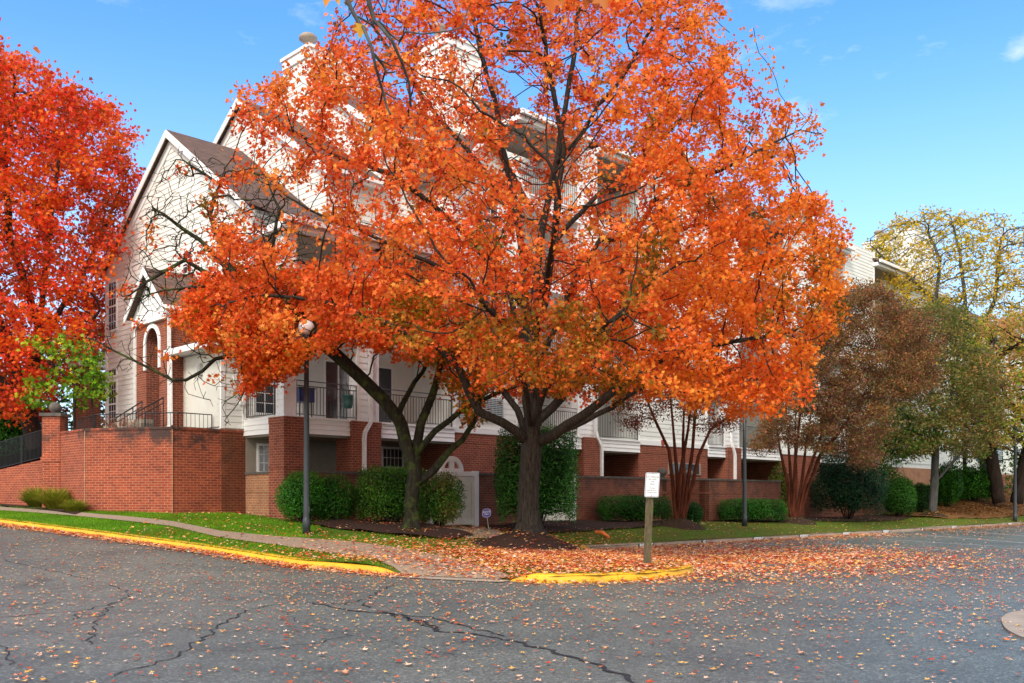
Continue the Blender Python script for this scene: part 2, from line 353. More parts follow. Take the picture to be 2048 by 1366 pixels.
def palette(pal, pos, f=.8, seed=0, jit=.35, dark=.25):
    pal = np.array(pal, float); t = (vnoise(pos, f, seed)*.5+.5) + rng.normal(size=len(pos))*jit
    t = np.clip(t, 0, .9999)*(len(pal)-1); i = t.astype(int); fr = (t-i)[:, None]
    c = pal[i]*(1-fr) + pal[np.minimum(i+1, len(pal)-1)]*fr
    return np.clip(c*(1 + rng.uniform(-dark, dark, len(pos)))[:, None], .004, .95)
# ================================================================== GROUND
def sheet(name, poly, hv, step, mat, dz=0., kind='structure', smooth=True):
    xs = [p[0] for p in poly]; ys = [p[1] for p in poly]; pts = []
    for i, p in enumerate(poly):
        q = poly[(i+1) % len(poly)]; n = max(1, int(math.hypot(q[0]-p[0], q[1]-p[1])/step))
        pts += [(p[0]+(q[0]-p[0])*k/n, p[1]+(q[1]-p[1])*k/n) for k in range(n)]
    nb = len(pts); gx, gy = np.meshgrid(np.arange(min(xs), max(xs), step), np.arange(min(ys), max(ys), step))
    gx = gx.ravel() + rng.uniform(-.1, .1, gx.size)*step; gy = gy.ravel() + rng.uniform(-.1, .1, gy.size)*step
    ins = inpoly(gx, gy, poly); gx = gx[ins]; gy = gy[ins]
    bp = np.array(pts); keep = np.array([np.min(np.hypot(bp[:, 0]-x, bp[:, 1]-y)) > step*.45 for x, y in zip(gx, gy)], bool) if len(gx) else np.array([], bool)
    allp = [Vector(p) for p in pts] + [Vector((x, y)) for x, y in zip(gx[keep], gy[keep])]
    r = delaunay_2d_cdt(allp, [(i, (i+1) % nb) for i in range(nb)], [list(range(nb))], 1, 1e-5)
    v2 = np.array([tuple(v) for v in r[0]]); z = hv(v2[:, 0], v2[:, 1]) + dz
    me = bpy.data.meshes.new(name); me.from_pydata([(a, b, c) for (a, b), c in zip(v2, z)], [], [tuple(f) for f in r[2]]); me.update()
    if len(me.polygons) and me.polygons[0].normal.z < 0: me.flip_normals()
    if smooth: me.polygons.foreach_set('use_smooth', [True]*len(me.polygons))
    return tag(finish(me, name, None, mat), kind=kind)
hRv = lambda x, y: np.array([hR(a, b) for a, b in zip(x, y)])
# the earth, out to the horizon
ex = np.concatenate([[-900, -300, -120], np.arange(-60, 61, 4), [120, 300, 900]]); ey = np.concatenate([[-900, -200, -60], np.arange(-20, 121, 4), [250, 500, 900]])
MBg = MB(); 
for y in ey:
    for x in ex: MBg.v.append((float(x), float(y), hR(min(60, max(-60, x)), min(90, max(-20, y))) - .12))
for j in range(len(ey)-1):
    for i in range(len(ex)-1): k = j*len(ex)+i; MBg.f.append((k, k+1, k+1+len(ex), k+len(ex)))
tag(MBg.build('ground', M['earth']), kind='structure')
ROAD = [(-40, 44), (-30, 36.5), (-14, 26.0), (-2, 17.8), (1.7, 19), (2.1, 25.9), (46, 70), (70, 70), (70, -15), (-40, -15)]
tag(sheet('road', ROAD, hRv, 1.2, M['asphalt']), kind='structure')
sheet('lawn', LAWN, lambda x, y: hLv(x, y) - .012, .45, M['grass'])
def gpoly(pp, h=None): return [G(x, y, h) for x, y in pp]
WALK = gpoly([(0, 1014), (100, 1021), (200, 1029), (345, 1043), (440, 1062), (520, 1070), (600, 1076), (700, 1083), (800, 1096), (900, 1115), (980, 1135), (1022, 1153)])
WALK2 = gpoly([(795, 1146), (765, 1126), (740, 1114), (640, 1103), (560, 1091), (440, 1075), (345, 1053), (200, 1037), (100, 1028), (0, 1021)])
WALK = [(-24, 35.6)] + WALK + [(-.25, 16.75), (-1.2, 17.2), (-2.05, 17.72)] + WALK2[1:] + [(-23.4, 34.6)]
sheet('sidewalk', WALK, hLv, .35, M['walk'], .012)
sheet('gate_path', gpoly([(868, 1055), (962, 1055), (1000, 1062), (1010, 1076), (940, 1078), (890, 1066)]), hLv, .3, M['concrete'], .016)
sheet('mulch_bed', gpoly([(600, 1047), (700, 1044), (860, 1051), (905, 1062), (950, 1073), (905, 1079), (820, 1076), (740, 1066), (660, 1056)]), lambda x, y: hLv(x, y)+.05*np.sin(x*3)*np.sin(y*2.3), .3, M['mulch'], .06)
sheet('mulch_bed', gpoly([(962, 1054), (1075, 1046), (1150, 1044), (1300, 1040), (1390, 1040), (1400, 1048), (1310, 1054), (1200, 1062), (1090, 1068), (1010, 1064)]), lambda x, y: hLv(x, y)+.04*np.sin(x*3)*np.sin(y*2.3), .3, M['mulch'], .055)
sheet('mulch_bed', gpoly([(1395, 1042), (1480, 1038), (1640, 1033), (1780, 1029), (1830, 1032), (1800, 1041), (1720, 1044), (1640, 1043), (1560, 1044)]), hLv, .4, M['mulch'], .03)
sheet('leaf_litter', gpoly([(1780, 1034), (1850, 1024), (1880, 1006), (2120, 995), (2120, 1030), (2000, 1036), (1900, 1038)]), lambda x, y: hLv(x, y)+.05*np.sin(x*2)*np.sin(y*2.3), .5, M['litter'], .05)
sheet('mulch_bed', gpoly([(0, 985), (20, 990), (110, 1004), (172, 1022), (150, 1030), (60, 1018), (0, 1012)]), hLv, .4, M['mulch'], .03)
def mound(x, y, r, h, mat=None):
    m = MB(); R = 9; n = 40; b = hL(x, y)
    for i in range(R+1):
        f = i/R; z = h*(math.cos(f*math.pi)*.5+.5)**.8
        for k in range(n):
            t = 2*math.pi*k/n; rr = r*f*(1+.06*math.sin(3*t+x)+.04*math.sin(7*t))
            X = x+rr*math.cos(t); Y = y+rr*math.sin(t)
            m.v.append((X, Y, hL(X, Y) + z + (.012*random.uniform(-1, 1) if 0 < i < R else 0) + (.0 if i < R else -.04)))
    for i in range(R):
        for k in range(n): p = i*n+k; q = i*n+(k+1) % n; m.f.append((p, q, q+n, p+n))
    return tag(m.build('mulch_mound', mat or M['mulch'], smooth=True), kind='structure')
MOUNDS = [(.42, 23.6, 1.5, .38)]
for px, py, Y, r, h in ((1360, 1050, 32.9, 1.0, .26), (1590, 1041, 39.6, 1.0, .22), (1866, 1030, 49.5, .9, .2)):
    x, y = (px-HX)/F*Y, Y; MOUNDS.append((x, y, r, h))
for m_ in MOUNDS: mound(*m_)
def hTop(x, y):
    z = hLv(x, y)
    for mx, my, r, h in MOUNDS:
        f = np.clip(np.hypot(x-mx, y-my)/r, 0, 1); z = z + h*(np.cos(f*np.pi)*.5+.5)**.8
    return z
# kerbs
def resample(line, step):
    out = []
    for i in range(len(line)-1):
        (x0, y0), (x1, y1) = line[i], line[i+1]; n = max(1, int(round(math.hypot(x1-x0, y1-y0)/step)))
        out += [(x0+(x1-x0)*k/n, y0+(y1-y0)*k/n) for k in range(n)]
    return out + [line[-1]]
def smoothline(line, it=2):
    for _ in range(it):
        o = [line[0]]
        for i in range(len(line)-1):
            a, b = line[i], line[i+1]; o += [(a[0]*.75+b[0]*.25, a[1]*.75+b[1]*.25), (a[0]*.25+b[0]*.75, a[1]*.25+b[1]*.75)]
        line = o + [line[-1]]
    return line
def kerb(name, line, mat, side, w=.17, taper0=0, taper1=0, joint=3.0, step=.25):
    """side: +1 = raised ground lies left of the line's direction"""
    pts = resample(line, step); m = MB(); n = len(pts); dist = 0; prof_prev = None; tot = sum(math.hypot(pts[i+1][0]-pts[i][0], pts[i+1][1]-pts[i][1]) for i in range(n-1))
    def prof(i, d):
        p = pts[i]; a = pts[max(0, i-1)]; b = pts[min(n-1, i+1)]; dx, dy = b[0]-a[0], b[1]-a[1]; l = math.hypot(dx, dy) or 1
        nx, ny = -dy/l*side, dx/l*side; h = .15; z = hR(*p)
        if taper0 and d < taper0: h = .02+.13*(d/taper0)**.8
        if taper1 and tot-d < taper1: h = .02+.13*((tot-d)/taper1)**.8
        j = .006*math.sin(d*5.1)+.004*math.sin(d*13)
        sh = [(0.-.02, -.1), (-.012, h*.35), (.006, h-.035), (.035, h-.006), (w, h+.003), (w, -.1)]
        return [(p[0]+nx*(o+j), p[1]+ny*(o+j), z+zz_) for o, zz_ in sh]
    d = 0; last = 0; seg = []
    def flush(seg):
        if len(seg) < 2: return
        b = len(m.v); k = 6
        for s_ in seg: m.v.extend(s_)
        for i in range(len(seg)-1):
            for q in range(k): m.f.append((b+i*k+q, b+i*k+(q+1) % k, b+(i+1)*k+(q+1) % k, b+(i+1)*k+q))
        m.f.append(tuple(b+q for q in range(k))[::-1]); m.f.append(tuple(b+(len(seg)-1)*k+q for q in range(k)))
    for i in range(n):
        if i: d += math.hypot(pts[i][0]-pts[i-1][0], pts[i][1]-pts[i-1][1])
        pr = prof(i, d); seg.append(pr)
        if d-last > joint and i < n-1:
            flush(seg); q = prof(i+1, d+step); f = .05
            seg = [[tuple(a_+(b_-a_)*f for a_, b_ in zip(u_, w_)) for u_, w_ in zip(pr, q)]]; last = d
    flush(seg)
    return tag(m.build(name, mat, recalc=True), kind='structure')
kerb('yellow_kerb', A_LINE, M['yellow'], -1 if False else 1, taper1=.5)
kerb('yellow_kerb', smoothline(C_LINE, 2), M['yellow'], 1, taper0=.5, joint=1.9)
PK = kerb('parking_kerb', B_LINE, M['kerb'], 1, joint=3.05)
# gutter pan beside the left kerb
gut = []
for (x0, y0), (x1, y1) in zip(A_LINE[1:-1], A_LINE[2:]): gut.append((x0, y0))
gut.append(A_LINE[-1]); o_ = [(x-.55*.38, y-.83*.38) for x, y in gut]
sheet('gutter', gut + o_[::-1], hRv, .5, M['concrete'], .012)
sheet('gutter', [(-2.1, 17.72), (-.02, 16.62), (-.2, 16.25), (-2.3, 17.35)], hRv, .4, M['concrete'], .014)
# small round island of pale concrete at the right edge
isl = gpoly([(2004, 1240), (2020, 1228), (2060, 1224), (2200, 1226), (2200, 1320), (2060, 1285), (2020, 1268), (2006, 1254)], hR)
isl = smoothline(isl + [isl[0]], 2)[:-1]
m = MB(); nI = len(isl); m.v = [(x, y, -.05) for x, y in isl] + [(x, y, .015) for x, y in isl] + [(x*.995+.02, y, .028) for x, y in isl]
for k in range(nI):
    q = (k+1) % nI; m.f += [(k, q, q+nI, k+nI), (k+nI, q+nI, q+2*nI, k+2*nI)]
m.f.append(tuple(range(2*nI, 3*nI))); tag(m.build('concrete_island', M['concrete'], recalc=True), kind='structure')
# parking bay lines and cracks in the asphalt
def ribbon(name, pts, w, mat, dz=.006, jit=0., kind='structure', coll=None):
    m = coll or MB(); b = len(m.v); n = len(pts)
    for i, p in enumerate(pts):
        a = pts[max(0, i-1)]; c = pts[min(n-1, i+1)]; dx, dy = c[0]-a[0], c[1]-a[1]; l = math.hypot(dx, dy) or 1
        ww = w*(1+random.uniform(-jit, jit))/2*(min(1, .25+i*.3) if jit else 1)
        for s_ in (1, -1): X = p[0]-dy/l*ww*s_; Y = p[1]+dx/l*ww*s_; m.v.append((X, Y, hR(X, Y)+dz))
    for i in range(n-1): m.f.append((b+2*i+1, b+2*i+3, b+2*i+2, b+2*i))
    if coll is None: return tag(m.build(name, mat), kind=kind)
for q in (((1400, 1098), (1620, 1118)), ((1553, 1092), (1815, 1111)), ((1650, 1086), (1912, 1102)), ((1750, 1078), (1995, 1093)), ((1850, 1071), (2060, 1087)), ((1930, 1063), (2120, 1078))):
    a, b = G(*q[0], hR), G(*q[1], hR); ribbon('bay_line', resample([a, b], .5), .10, M['linepaint'])
cr = MB()
CRACKS = [[(0, 1119), (60, 1133), (120, 1145), (190, 1163), (235, 1175), (262, 1188)], [(222, 1352), (300, 1332), (340, 1318), (378, 1300), (385, 1288), (418, 1272), (430, 1255), (470, 1235), (495, 1220), (560, 1208), (640, 1205), (690, 1209), (735, 1197), (770, 1177), (790, 1168)],
          [(380, 1298), (430, 1303), (500, 1302), (560, 1296), (640, 1285), (700, 1272)], [(620, 1205), (700, 1222), (770, 1227), (820, 1240), (860, 1255), (875, 1262), (960, 1270), (1020, 1282), (1100, 1302), (1180, 1325), (1240, 1350), (1290, 1375)],
          [(262, 1188), (235, 1205), (180, 1218), (150, 1224), (60, 1230), (0, 1236)], [(160, 1224), (150, 1240)], [(230, 1205), (200, 1232), (186, 1258), (180, 1290)], [(725, 1207), (738, 1217)], [(875, 1262), (860, 1248), (800, 1232), (760, 1222)],
          [(740, 1225), (860, 1235), (950, 1258), (1010, 1272)], [(560, 1220), (600, 1245), (680, 1265), (760, 1280), (860, 1300), (920, 1315)], [(0, 1270), (60, 1262), (130, 1268)], [(1330, 1098), (1400, 1092), (1450, 1090)], [(1650, 1097), (1690, 1093)], [(500, 1178), (540, 1190), (600, 1197)], [(0, 1290), (14, 1300), (20, 1330)]]
for ci, c in enumerate(CRACKS):
    w = [.014, .020, .010, .042, .016, .016, .016, .03, .04, .024, .007, .01, .10, .12, .008, .012][ci]
    pts = resample([G(x, y, hR) for x, y in c], .07); ph = random.uniform(0, 9)
    pts = [(x + .03*math.sin(i*.9+ph)+random.uniform(-.016, .016), y + .03*math.sin(i*.63+2*ph)+random.uniform(-.02, .02)) for i, (x, y) in enumerate(pts)]
    ribbon('crack', pts, w, None, .007, .55, coll=cr)
tag(cr.build('road_cracks', M['crack']), kind='structure')
# ================================================================== RETAINING WALL
W1 = P(ax(345, 2.18), 2.18)[:2]; W0 = P(ax(492, 2.18), 2.18)[:2]; W2 = (-12.7, 28.1); W3 = (-14.35, 29.75); W4 = (-17.6, 32.0); W5 = (-26, 38)
def vsub(a, b): return (a[0]-b[0], a[1]-b[1])
TOPZ = 3.53
rw = thing('retaining_wall', (W1[0], W1[1], 1.0), 'tall angled brick retaining wall with sooty top above the left lawn', 'wall')
m = MB(); m.slab(W1, W0, .3, .2, TOPZ-.07); m.slab(W2, W1, .3, .2, TOPZ-.073); m.slab(W3, W2, .3, .2, TOPZ-.076)
m.build('brick_face', M['brickwall'], rw)
m = MB(); m.slab(W5, (W3[0]-.02, W3[1]+.05), .3, .6, 1.35, .2, 2.78); m.build('sloping_wing', M['brickwall'], rw)
def off(p, q, d):
    dx, dy = q[0]-p[0], q[1]-p[1]; l = math.hypot(dx, dy); return (-dy/l*d, dx/l*d)
m = MB()
for p, q, dz in ((W1, (W0[0], W0[1]), .0), (W2, W1, -.002), (W3, W2, -.004)):
    o = off(p, q, -.02); m.slab((p[0]+o[0], p[1]+o[1]), (q[0]+o[0], q[1]+o[1]), .34, TOPZ-.072, TOPZ+dz)
m.build('brick_coping', M['brickwall'], rw)
m = MB()
for p in (W1, W2): m.wbox(p[0]-.014, p[0]+.014, p[1]-.02, p[1]+.02, .9, TOPZ-.08)
m.build('joint_strip', M['brickpale'], rw)
px0, py0 = W3[0]-.02, W3[1]+.02
m = MB(); m.wbox(px0-.30, px0+.26, py0-.28, py0+.28, .6, 4.02).wbox(px0-.33, px0+.29, py0-.31, py0+.31, 2.6, 2.75); m.build('pier', M['brickwall'], rw)
m = MB(); m.wbox(px0-.36, px0+.32, py0-.34, py0+.34, 4.02, 4.12); pc = m.build('pier_cap', M['cap'], rw)
m = MB(); m.lathe((px0-.02, py0, 4.12), [(.1, 0), (.09, .04), (.14, .07), (.17, .14), (.18, .2), (.16, .28), (.1, .34), (.02, .37)], 16); m.build('ball_finial', M['cap'], pc, smooth=True)
m = MB(); x, y = G(412, 1022); m.tube([(x-.1, y-.1, hL(x, y)+.15), (x+.02, y-.25, hL(x, y)+.12)], .06, 10); m.build('weep_pipe', M['dark'], rw)
# raised ground behind it
UP = [W0, W1, W2, W3, W4, W5, (-45, 55), (-40, 90), (-5, 70), P(.2, 13)[:2], P(.2, 2.5)[:2]]
o = .15
def hUp(x, y):
    x = np.asarray(x, float); y = np.asarray(y, float)
    a = (x-KX)*VX + (y-KY)*VY; t = np.clip((W3[0]-x)/10., 0, 1)
    return 3.3*(1-t) + 1.9*t + np.clip((y-38)/30, 0, 1)*1.2 - .0*a
UPI = [(W0[0]-.05, W0[1]+.25), (W1[0]+.03, W1[1]+.25), (W2[0]+.1, W2[1]+.22), (W3[0]+.2, W3[1]+.3), (W4[0]+.2, W4[1]+.3), (W5[0]+.2, W5[1]+.3)] + UP[6:]
sheet('upper_ground', UPI, hUp, 1., M['mulch'], 0.)
# iron railings
def railing(name, pts, zt, zb, gap, mat, label=None, parent=None, post=.02, bal=.008, mid=None, cat='railing', posts=None):
    """pts: plan points; zt/zb: functions of the point"""
    root = thing(name, (pts[0][0], pts[0][1], zb(*pts[0])), label, cat) if label else None
    par = root or parent; fr = MB(); bl = MB()
    for h in [0] + (mid or []):
        fr.tube([(x, y, zt(x, y)-h) for x, y in pts], .016, 4)
    fr.tube([(x, y, zb(x, y)+.06) for x, y in pts], .014, 4)
    for i in range(len(pts)-1):
        p, q = pts[i], pts[i+1]; l = math.hypot(q[0]-p[0], q[1]-p[1]); n = max(2, int(l/gap))
        for k in range(n+1):
            x = p[0]+(q[0]-p[0])*k/n; y = p[1]+(q[1]-p[1])*k/n
            if k in (0, n) or (posts and k % posts == 0): fr.tube([(x, y, zb(x, y)-.02), (x, y, zt(x, y))], post, 4)
            else: bl.tube([(x, y, zb(x, y)+.06), (x, y, zt(x, y)-(mid[0] if mid else 0))], bal, 4)
    return root, fr, bl
r1 = [(W3[0]+.55, W3[1]+.35), (W2[0]+.15, W2[1]+.4), (W1[0]-.02, W1[1]+.5), (P(-.9, 2.55)[0], P(-.9, 2.55)[1])]
root, fr, bl = railing('terrace_railing', r1, lambda x, y: 3.98, lambda x, y: 3.5, .12, M['iron'], 'low black iron railing on top of the brick retaining wall', post=.018, posts=14)
fr.build('rail_frame', M['iron'], root); bl.build('balusters', M['iron'], root)
r2 = [(W5[0]+.1, W5[1]+.1), (W4[0]+.1, W4[1]+.12), (W3[0]-.2, W3[1]+.15)]
def wz(x, y):
    t = (math.hypot(x-W5[0], y-W5[1]))/math.hypot(W3[0]-W5[0], W3[1]-W5[1]); return 1.35+1.43*min(1, t)
root, fr, bl = railing('picket_fence', r2, lambda x, y: wz(x, y)+.95, lambda x, y: wz(x, y)+.02, .085, M['iron'], 'black iron picket fence sloping along the brick wall at the far left', cat='fence', post=.03, bal=.011, posts=20)
fr.build('fence_frame', M['iron'], root); bl.build('pickets', M['iron'], root)
# stair up to the porch with its two handrails
st = thing('entry_steps', P(-3.6, 5.2, 3.3), 'concrete entry steps between black handrails leading up to the arched porch', 'steps')
m = MB()
for k in range(5): m.box(-3.3+.3*k, -1.7, 4.75, 6.9, 3.28, 3.4+.13*k+.001*k)
m.build('treads', M['concrete'], st)
for (x0, y0, d0, x1, y1, d1) in ((232, 836, 30.8, 284, 803, 29.6), (272, 825, 29.4, 327, 795, 28.3)):
    a = Vector(W(x0, y0, d0)); b = Vector(W(x1, y1, d1)); m = MB(); m.tube([a, b], .022, 6); dn = Vector((0, 0, -.16)); m.tube([a+dn, b+dn], .016, 6)
    for t in (0, .33, .66, 1): p = a.lerp(b, t); m.tube([p, (p.x, p.y, 3.35)], .018, 5)
    for t in (.11, .22, .44, .55, .77, .88): p = a.lerp(b, t); m.tube([p+dn, (p.x, p.y, p.z-.8)], .009, 4)
    m.build('handrail', M['iron'], st)
# ================================================================== THE APARTMENT BUILDING
def siding(m, p, q, z0, z1, lo=None, hi=None, row=.19, proud=.019):
    """lap boards on the plane p->q (plan points, outside is to the right of p->q); lo/hi(z) give the span in metres"""
    dx, dy = q[0]-p[0], q[1]-p[1]; Ln = math.hypot(dx, dy); dx /= Ln; dy /= Ln; nx, ny = dy, -dx
    z = z0
    while z < z1-.01:
        zt = min(z+row, z1); s0, s1 = (lo(z) if lo else 0), (hi(z) if hi else Ln); t0, t1 = (lo(zt) if lo else 0), (hi(zt) if hi else Ln)
        if s1 > s0+.01:
            if t1 < t0+.005: t0 = t1 = (t0+t1)/2
            A = (p[0]+dx*s0+nx*proud, p[1]+dy*s0+ny*proud, z); B = (p[0]+dx*s1+nx*proud, p[1]+dy*s1+ny*proud, z)
            C_ = (p[0]+dx*t1+nx*.003, p[1]+dy*t1+ny*.003, zt); D = (p[0]+dx*t0+nx*.003, p[1]+dy*t0+ny*.003, zt)
            m.poly([A, B, C_, D]); m.poly([(p[0]+dx*s0-nx*.01, p[1]+dy*s0-ny*.01, z-.001), (p[0]+dx*s1-nx*.01, p[1]+dy*s1-ny*.01, z-.001), (B[0], B[1], z-.001), (A[0], A[1], z-.001)])
        z = zt
    return m
def sfront(m, a0, a1, b, z0, z1, **k): return siding(m, P(a0, b)[:2], P(a1, b)[:2], z0, z1, **k)
def sleft(m, a, b0, b1, z0, z1, **k): return siding(m, P(a, b1)[:2], P(a, b0)[:2], z0, z1, **k)     # faces -a
def sright(m, a, b0, b1, z0, z1, **k): return siding(m, P(a, b0)[:2], P(a, b1)[:2], z0, z1, **k)
bld = thing('apartment_building', P(0, 2, .5), 'cream clapboard apartment building on a brick base, behind the big orange maple', 'building')
def window(parent, plane, c, s0, s1, z0, z1, nx=2, nz=3, split=True, name='window'):
    """plane 'F': b=c, s along a, faces -b; plane 'L': a=c, s along b, faces -a"""
    fr = MB(); bxx = (lambda u0, u1, d0, d1, y0, y1: fr.box(u0, u1, c+d0, c+d1, y0, y1)) if plane == 'F' else (lambda u0, u1, d0, d1, y0, y1: fr.box(c+d0, c+d1, u0, u1, y0, y1))
    w = .075
    bxx(s0-w, s0, -.05, .06, z0-w, z1+w); bxx(s1, s1+w, -.05, .06, z0-w, z1+w); bxx(s0, s1, -.048, .06, z1, z1+w); bxx(s0, s1, -.06, .06, z0-w, z0)
    if split: bxx(s0, s1, -.035, .03, (z0+z1)/2-.03, (z0+z1)/2+.03)
    for i in range(1, nx): u = s0+(s1-s0)*i/nx; bxx(u-.012, u+.012, -.03, .0, z0, z1)
    for i in range(1, nz): v = z0+(z1-z0)*i/nz; bxx(s0, s1, -.0285, .0, v-.012, v+.012)
    f = fr.build(name, M['trim'], parent); g = MB()
    if plane == 'F': g.box(s0+.002, s1-.002, c-.026, c+.04, z0+.002, z1-.002)
    else: g.box(c-.026, c+.04, s0+.002, s1-.002, z0+.002, z1-.002)
    g.build('pane', M['glass'], f); return f
B0, BM, B1 = 2.18, 7.7, 13.3
BLK = [(.3, 3.0, 10.3, 14.1), (3.0, 5.2, 12.3, 16.0), (5.2, 13.0, 14.2, 17.9), (13.0, 41.0, 15.7, 19.5), (41.0, 57.0, 16.2, 20.0)]
def gable(m, a, eave, ridge, zlow, b0=B0, b1=B1, bm=BM):
    W_ = b1-b0
    def lo(z): return 0 if z < eave else (b1-bm)*(z-eave)/(ridge-eave)           # measured from b1
    def hi(z): return W_ if z < eave else W_-(bm-b0)*(z-eave)/(ridge-eave)
    sleft(m, a, b0, b1, zlow, ridge-.02, lo=lo, hi=hi)
def roof(a0, a1, eave, ridge, b0=B0, b1=B1, bm=BM, over=.32, t=.14, parent=None, name='roof', fascia=True, ovl=.22, ovr=0):
    sf = (ridge-eave)/(bm-b0); sb = (ridge-eave)/(b1-bm); m = MB(); a0 -= ovl; a1 += ovr
    for (be, s, sg) in ((b0-over, sf, 1), (b1+over, sb, -1)):
        ze = eave - over*s + .06; zr = ridge+.06
        m.hexa([P(a0, be, ze), P(a1, be, ze), P(a1, bm, zr), P(a0, bm, zr), P(a0, be, ze+t), P(a1, be, ze+t), P(a1, bm, zr+t), P(a0, bm, zr+t)] if sg > 0 else
               [P(a0, bm, zr), P(a1, bm, zr), P(a1, be, ze), P(a0, be, ze), P(a0, bm, zr+t), P(a1, bm, zr+t), P(a1, be, ze+t), P(a0, be, ze+t)])
    r = m.build(name, M['shingle'], parent)
    if fascia:
        f = MB(); h = .24
        for (be, s, sg) in ((b0-over, sf, 1), (b1+over, sb, -1)):
            ze = eave-over*s+.06; zr = ridge+.06; x0, x1 = a0-.03, a0-.001
            f.hexa([P(x0, be, ze-h+.1), P(x1, be, ze-h+.1), P(x1, bm, zr-h+.1), P(x0, bm, zr-h+.1), P(x0, be, ze+t-.015), P(x1, be, ze+t-.015), P(x1, bm, zr+t-.015), P(x0, bm, zr+t-.015)])
            # flat frieze on the wall itself
            w0 = a0+ovl-.045; w1 = a0+ovl-.003; bb = b0 if sg > 0 else b1
            f.hexa([P(w0, bb, eave-.36), P(w1, bb, eave-.36), P(w1, bm, ridge-.36), P(w0, bm, ridge-.36), P(w0, bb, eave), P(w1, bb, eave), P(w1, bm, ridge), P(w0, bm, ridge)])
        f.box(a0, a1, b0-over-.03, b0-over-.002, eave-over*sf-.1, eave-over*sf+.16)
        f.box(a0, a1, b0-over-.14, b0-over-.031, eave-over*sf+.03, eave-over*sf+.15)
        f.box(a0+.02, a1, b0-over, b0-.004, eave-over*sf-.06, eave-over*sf-.03)
        f.build('eave_trim', M['trim'], r)
    return r
wall = MB(); brk = MB()
for i, (a0, a1, ev, rd) in enumerate(BLK):
    lowz = 3.58 if i == 0 else BLK[i-1][2]-.2
    gab = MB(); gable(gab, a0, ev, rd, 2.9 if i == 0 else BLK[i-1][2]-.4); gab.build('gable_siding', M['siding'], bld)
    sfront(wall, a0, a1, B0, 3.86, ev)
    roof(a0, a1, ev, rd, parent=bld, ovr=.0 if i < 4 else .3)
sright(wall, 57, B0, B1, .5, 16.2)
wall.build('front_siding', M['siding'], bld)
m = MB(); m.box(.34, 41, B0+.03, B1, .2, 10.2).box(3.05, 40.9, B0+.035, B1-.01, 10.2, 12.2).box(5.25, 40.8, B0+.04, B1-.02, 12.2, 14.1).box(41, 56.95, B0+.03, B1, .2, 14); m.build('inner_wall', M['siding'], bld)
m = MB(); m.box(-.78, 41, B0-.0, B0+.03, .3, 3.55).box(41, 57, B0, B0+.03, .3, 3.55); m.build('ground_floor_brick', M['brickpale'], bld)
# low entry bump to the left of the gable, with its lean-to roof
bA, bB = -.78, 4.64
m = MB(); sfront(m, bA, .3, B0, 3.58, 6.0); m.build('bump_siding', M['siding'], bld)
m = MB(); m.box(bA, .29, B0+.03, bB, 3.3, 6.0); m.build('meter_wall', M['cream'], bld)
m = MB(); m.box(bA-.05, bA-.002, B0+.06, bB-.25, 3.62, 5.9).box(bA-.04, bA-.001, B0+.7, B0+.73, 3.6, 5.92)
for k in range(12):
    for bb in (B0+.12, bB-.32): m.box(bA-.065, bA-.05, bb, bb+.03, 3.75+k*.18, 3.78+k*.18)
m.build('meter_panel', M['cream'], bld)
m = MB(); m.box(bA-.16, bA-.05, 3.25, 3.42, 5.25, 5.55).box(bA-.13, bA-.05, 3.28, 3.39, 5.55, 5.62); m.build('wall_lantern', M['steel'], bld)
m = MB(); m.box(bA-.03, bA+.1, B0-.03, B0+.09, 3.56, 6.0).box(-.1, .02, B0-.035, B0+.02, 3.58, 6.0); m.build('corner_board', M['trim'], bld)
m = MB(); m.hexa([P(bA-.45, B0-.3, 6.02), P(.3, B0-.3, 6.75), P(.3, bB+.2, 6.75), P(bA-.45, bB+.2, 6.02), P(bA-.45, B0-.3, 6.12), P(.3, B0-.3, 6.86), P(.3, bB+.2, 6.86), P(bA-.45, bB+.2, 6.12)]); lr = m.build('lean_to_roof', M['shingle'], bld)
m = MB(); m.box(bA-.56, bA-.452, B0-.32, bB+.22, 5.95, 6.13).box(bA-.45, bA-.05, B0-.3, bB+.2, 5.955, 5.985).hexa([P(bA-.45, B0-.33, 5.93), P(.3, B0-.33, 6.6), P(.3, B0-.301, 6.6), P(bA-.45, B0-.301, 5.93), P(bA-.45, B0-.33, 6.1), P(.3, B0-.33, 6.84), P(.3, B0-.301, 6.84), P(bA-.45, B0-.301, 6.1)]); m.build('gutter', M['trim'], lr)
m = MB(); x, y, _ = P(bA-.14, B0-.06)
m.tube([P(-.12, B0-.06, 4.4), P(-.12, B0-.06, 4.05), P(-.1, B0-.1, 3.9), P(0, B0-.5, 3.84), P(0, B0-1.2, 3.88), P(0, .2, 3.9)], .012, 4).box(-.2, -.06, B0-.08, B0-.02, 4.3, 4.42).box(-.42, -.3, B0-.07, B0-.02, 5.05, 5.16); m.build('cable', M['trim'], bld)
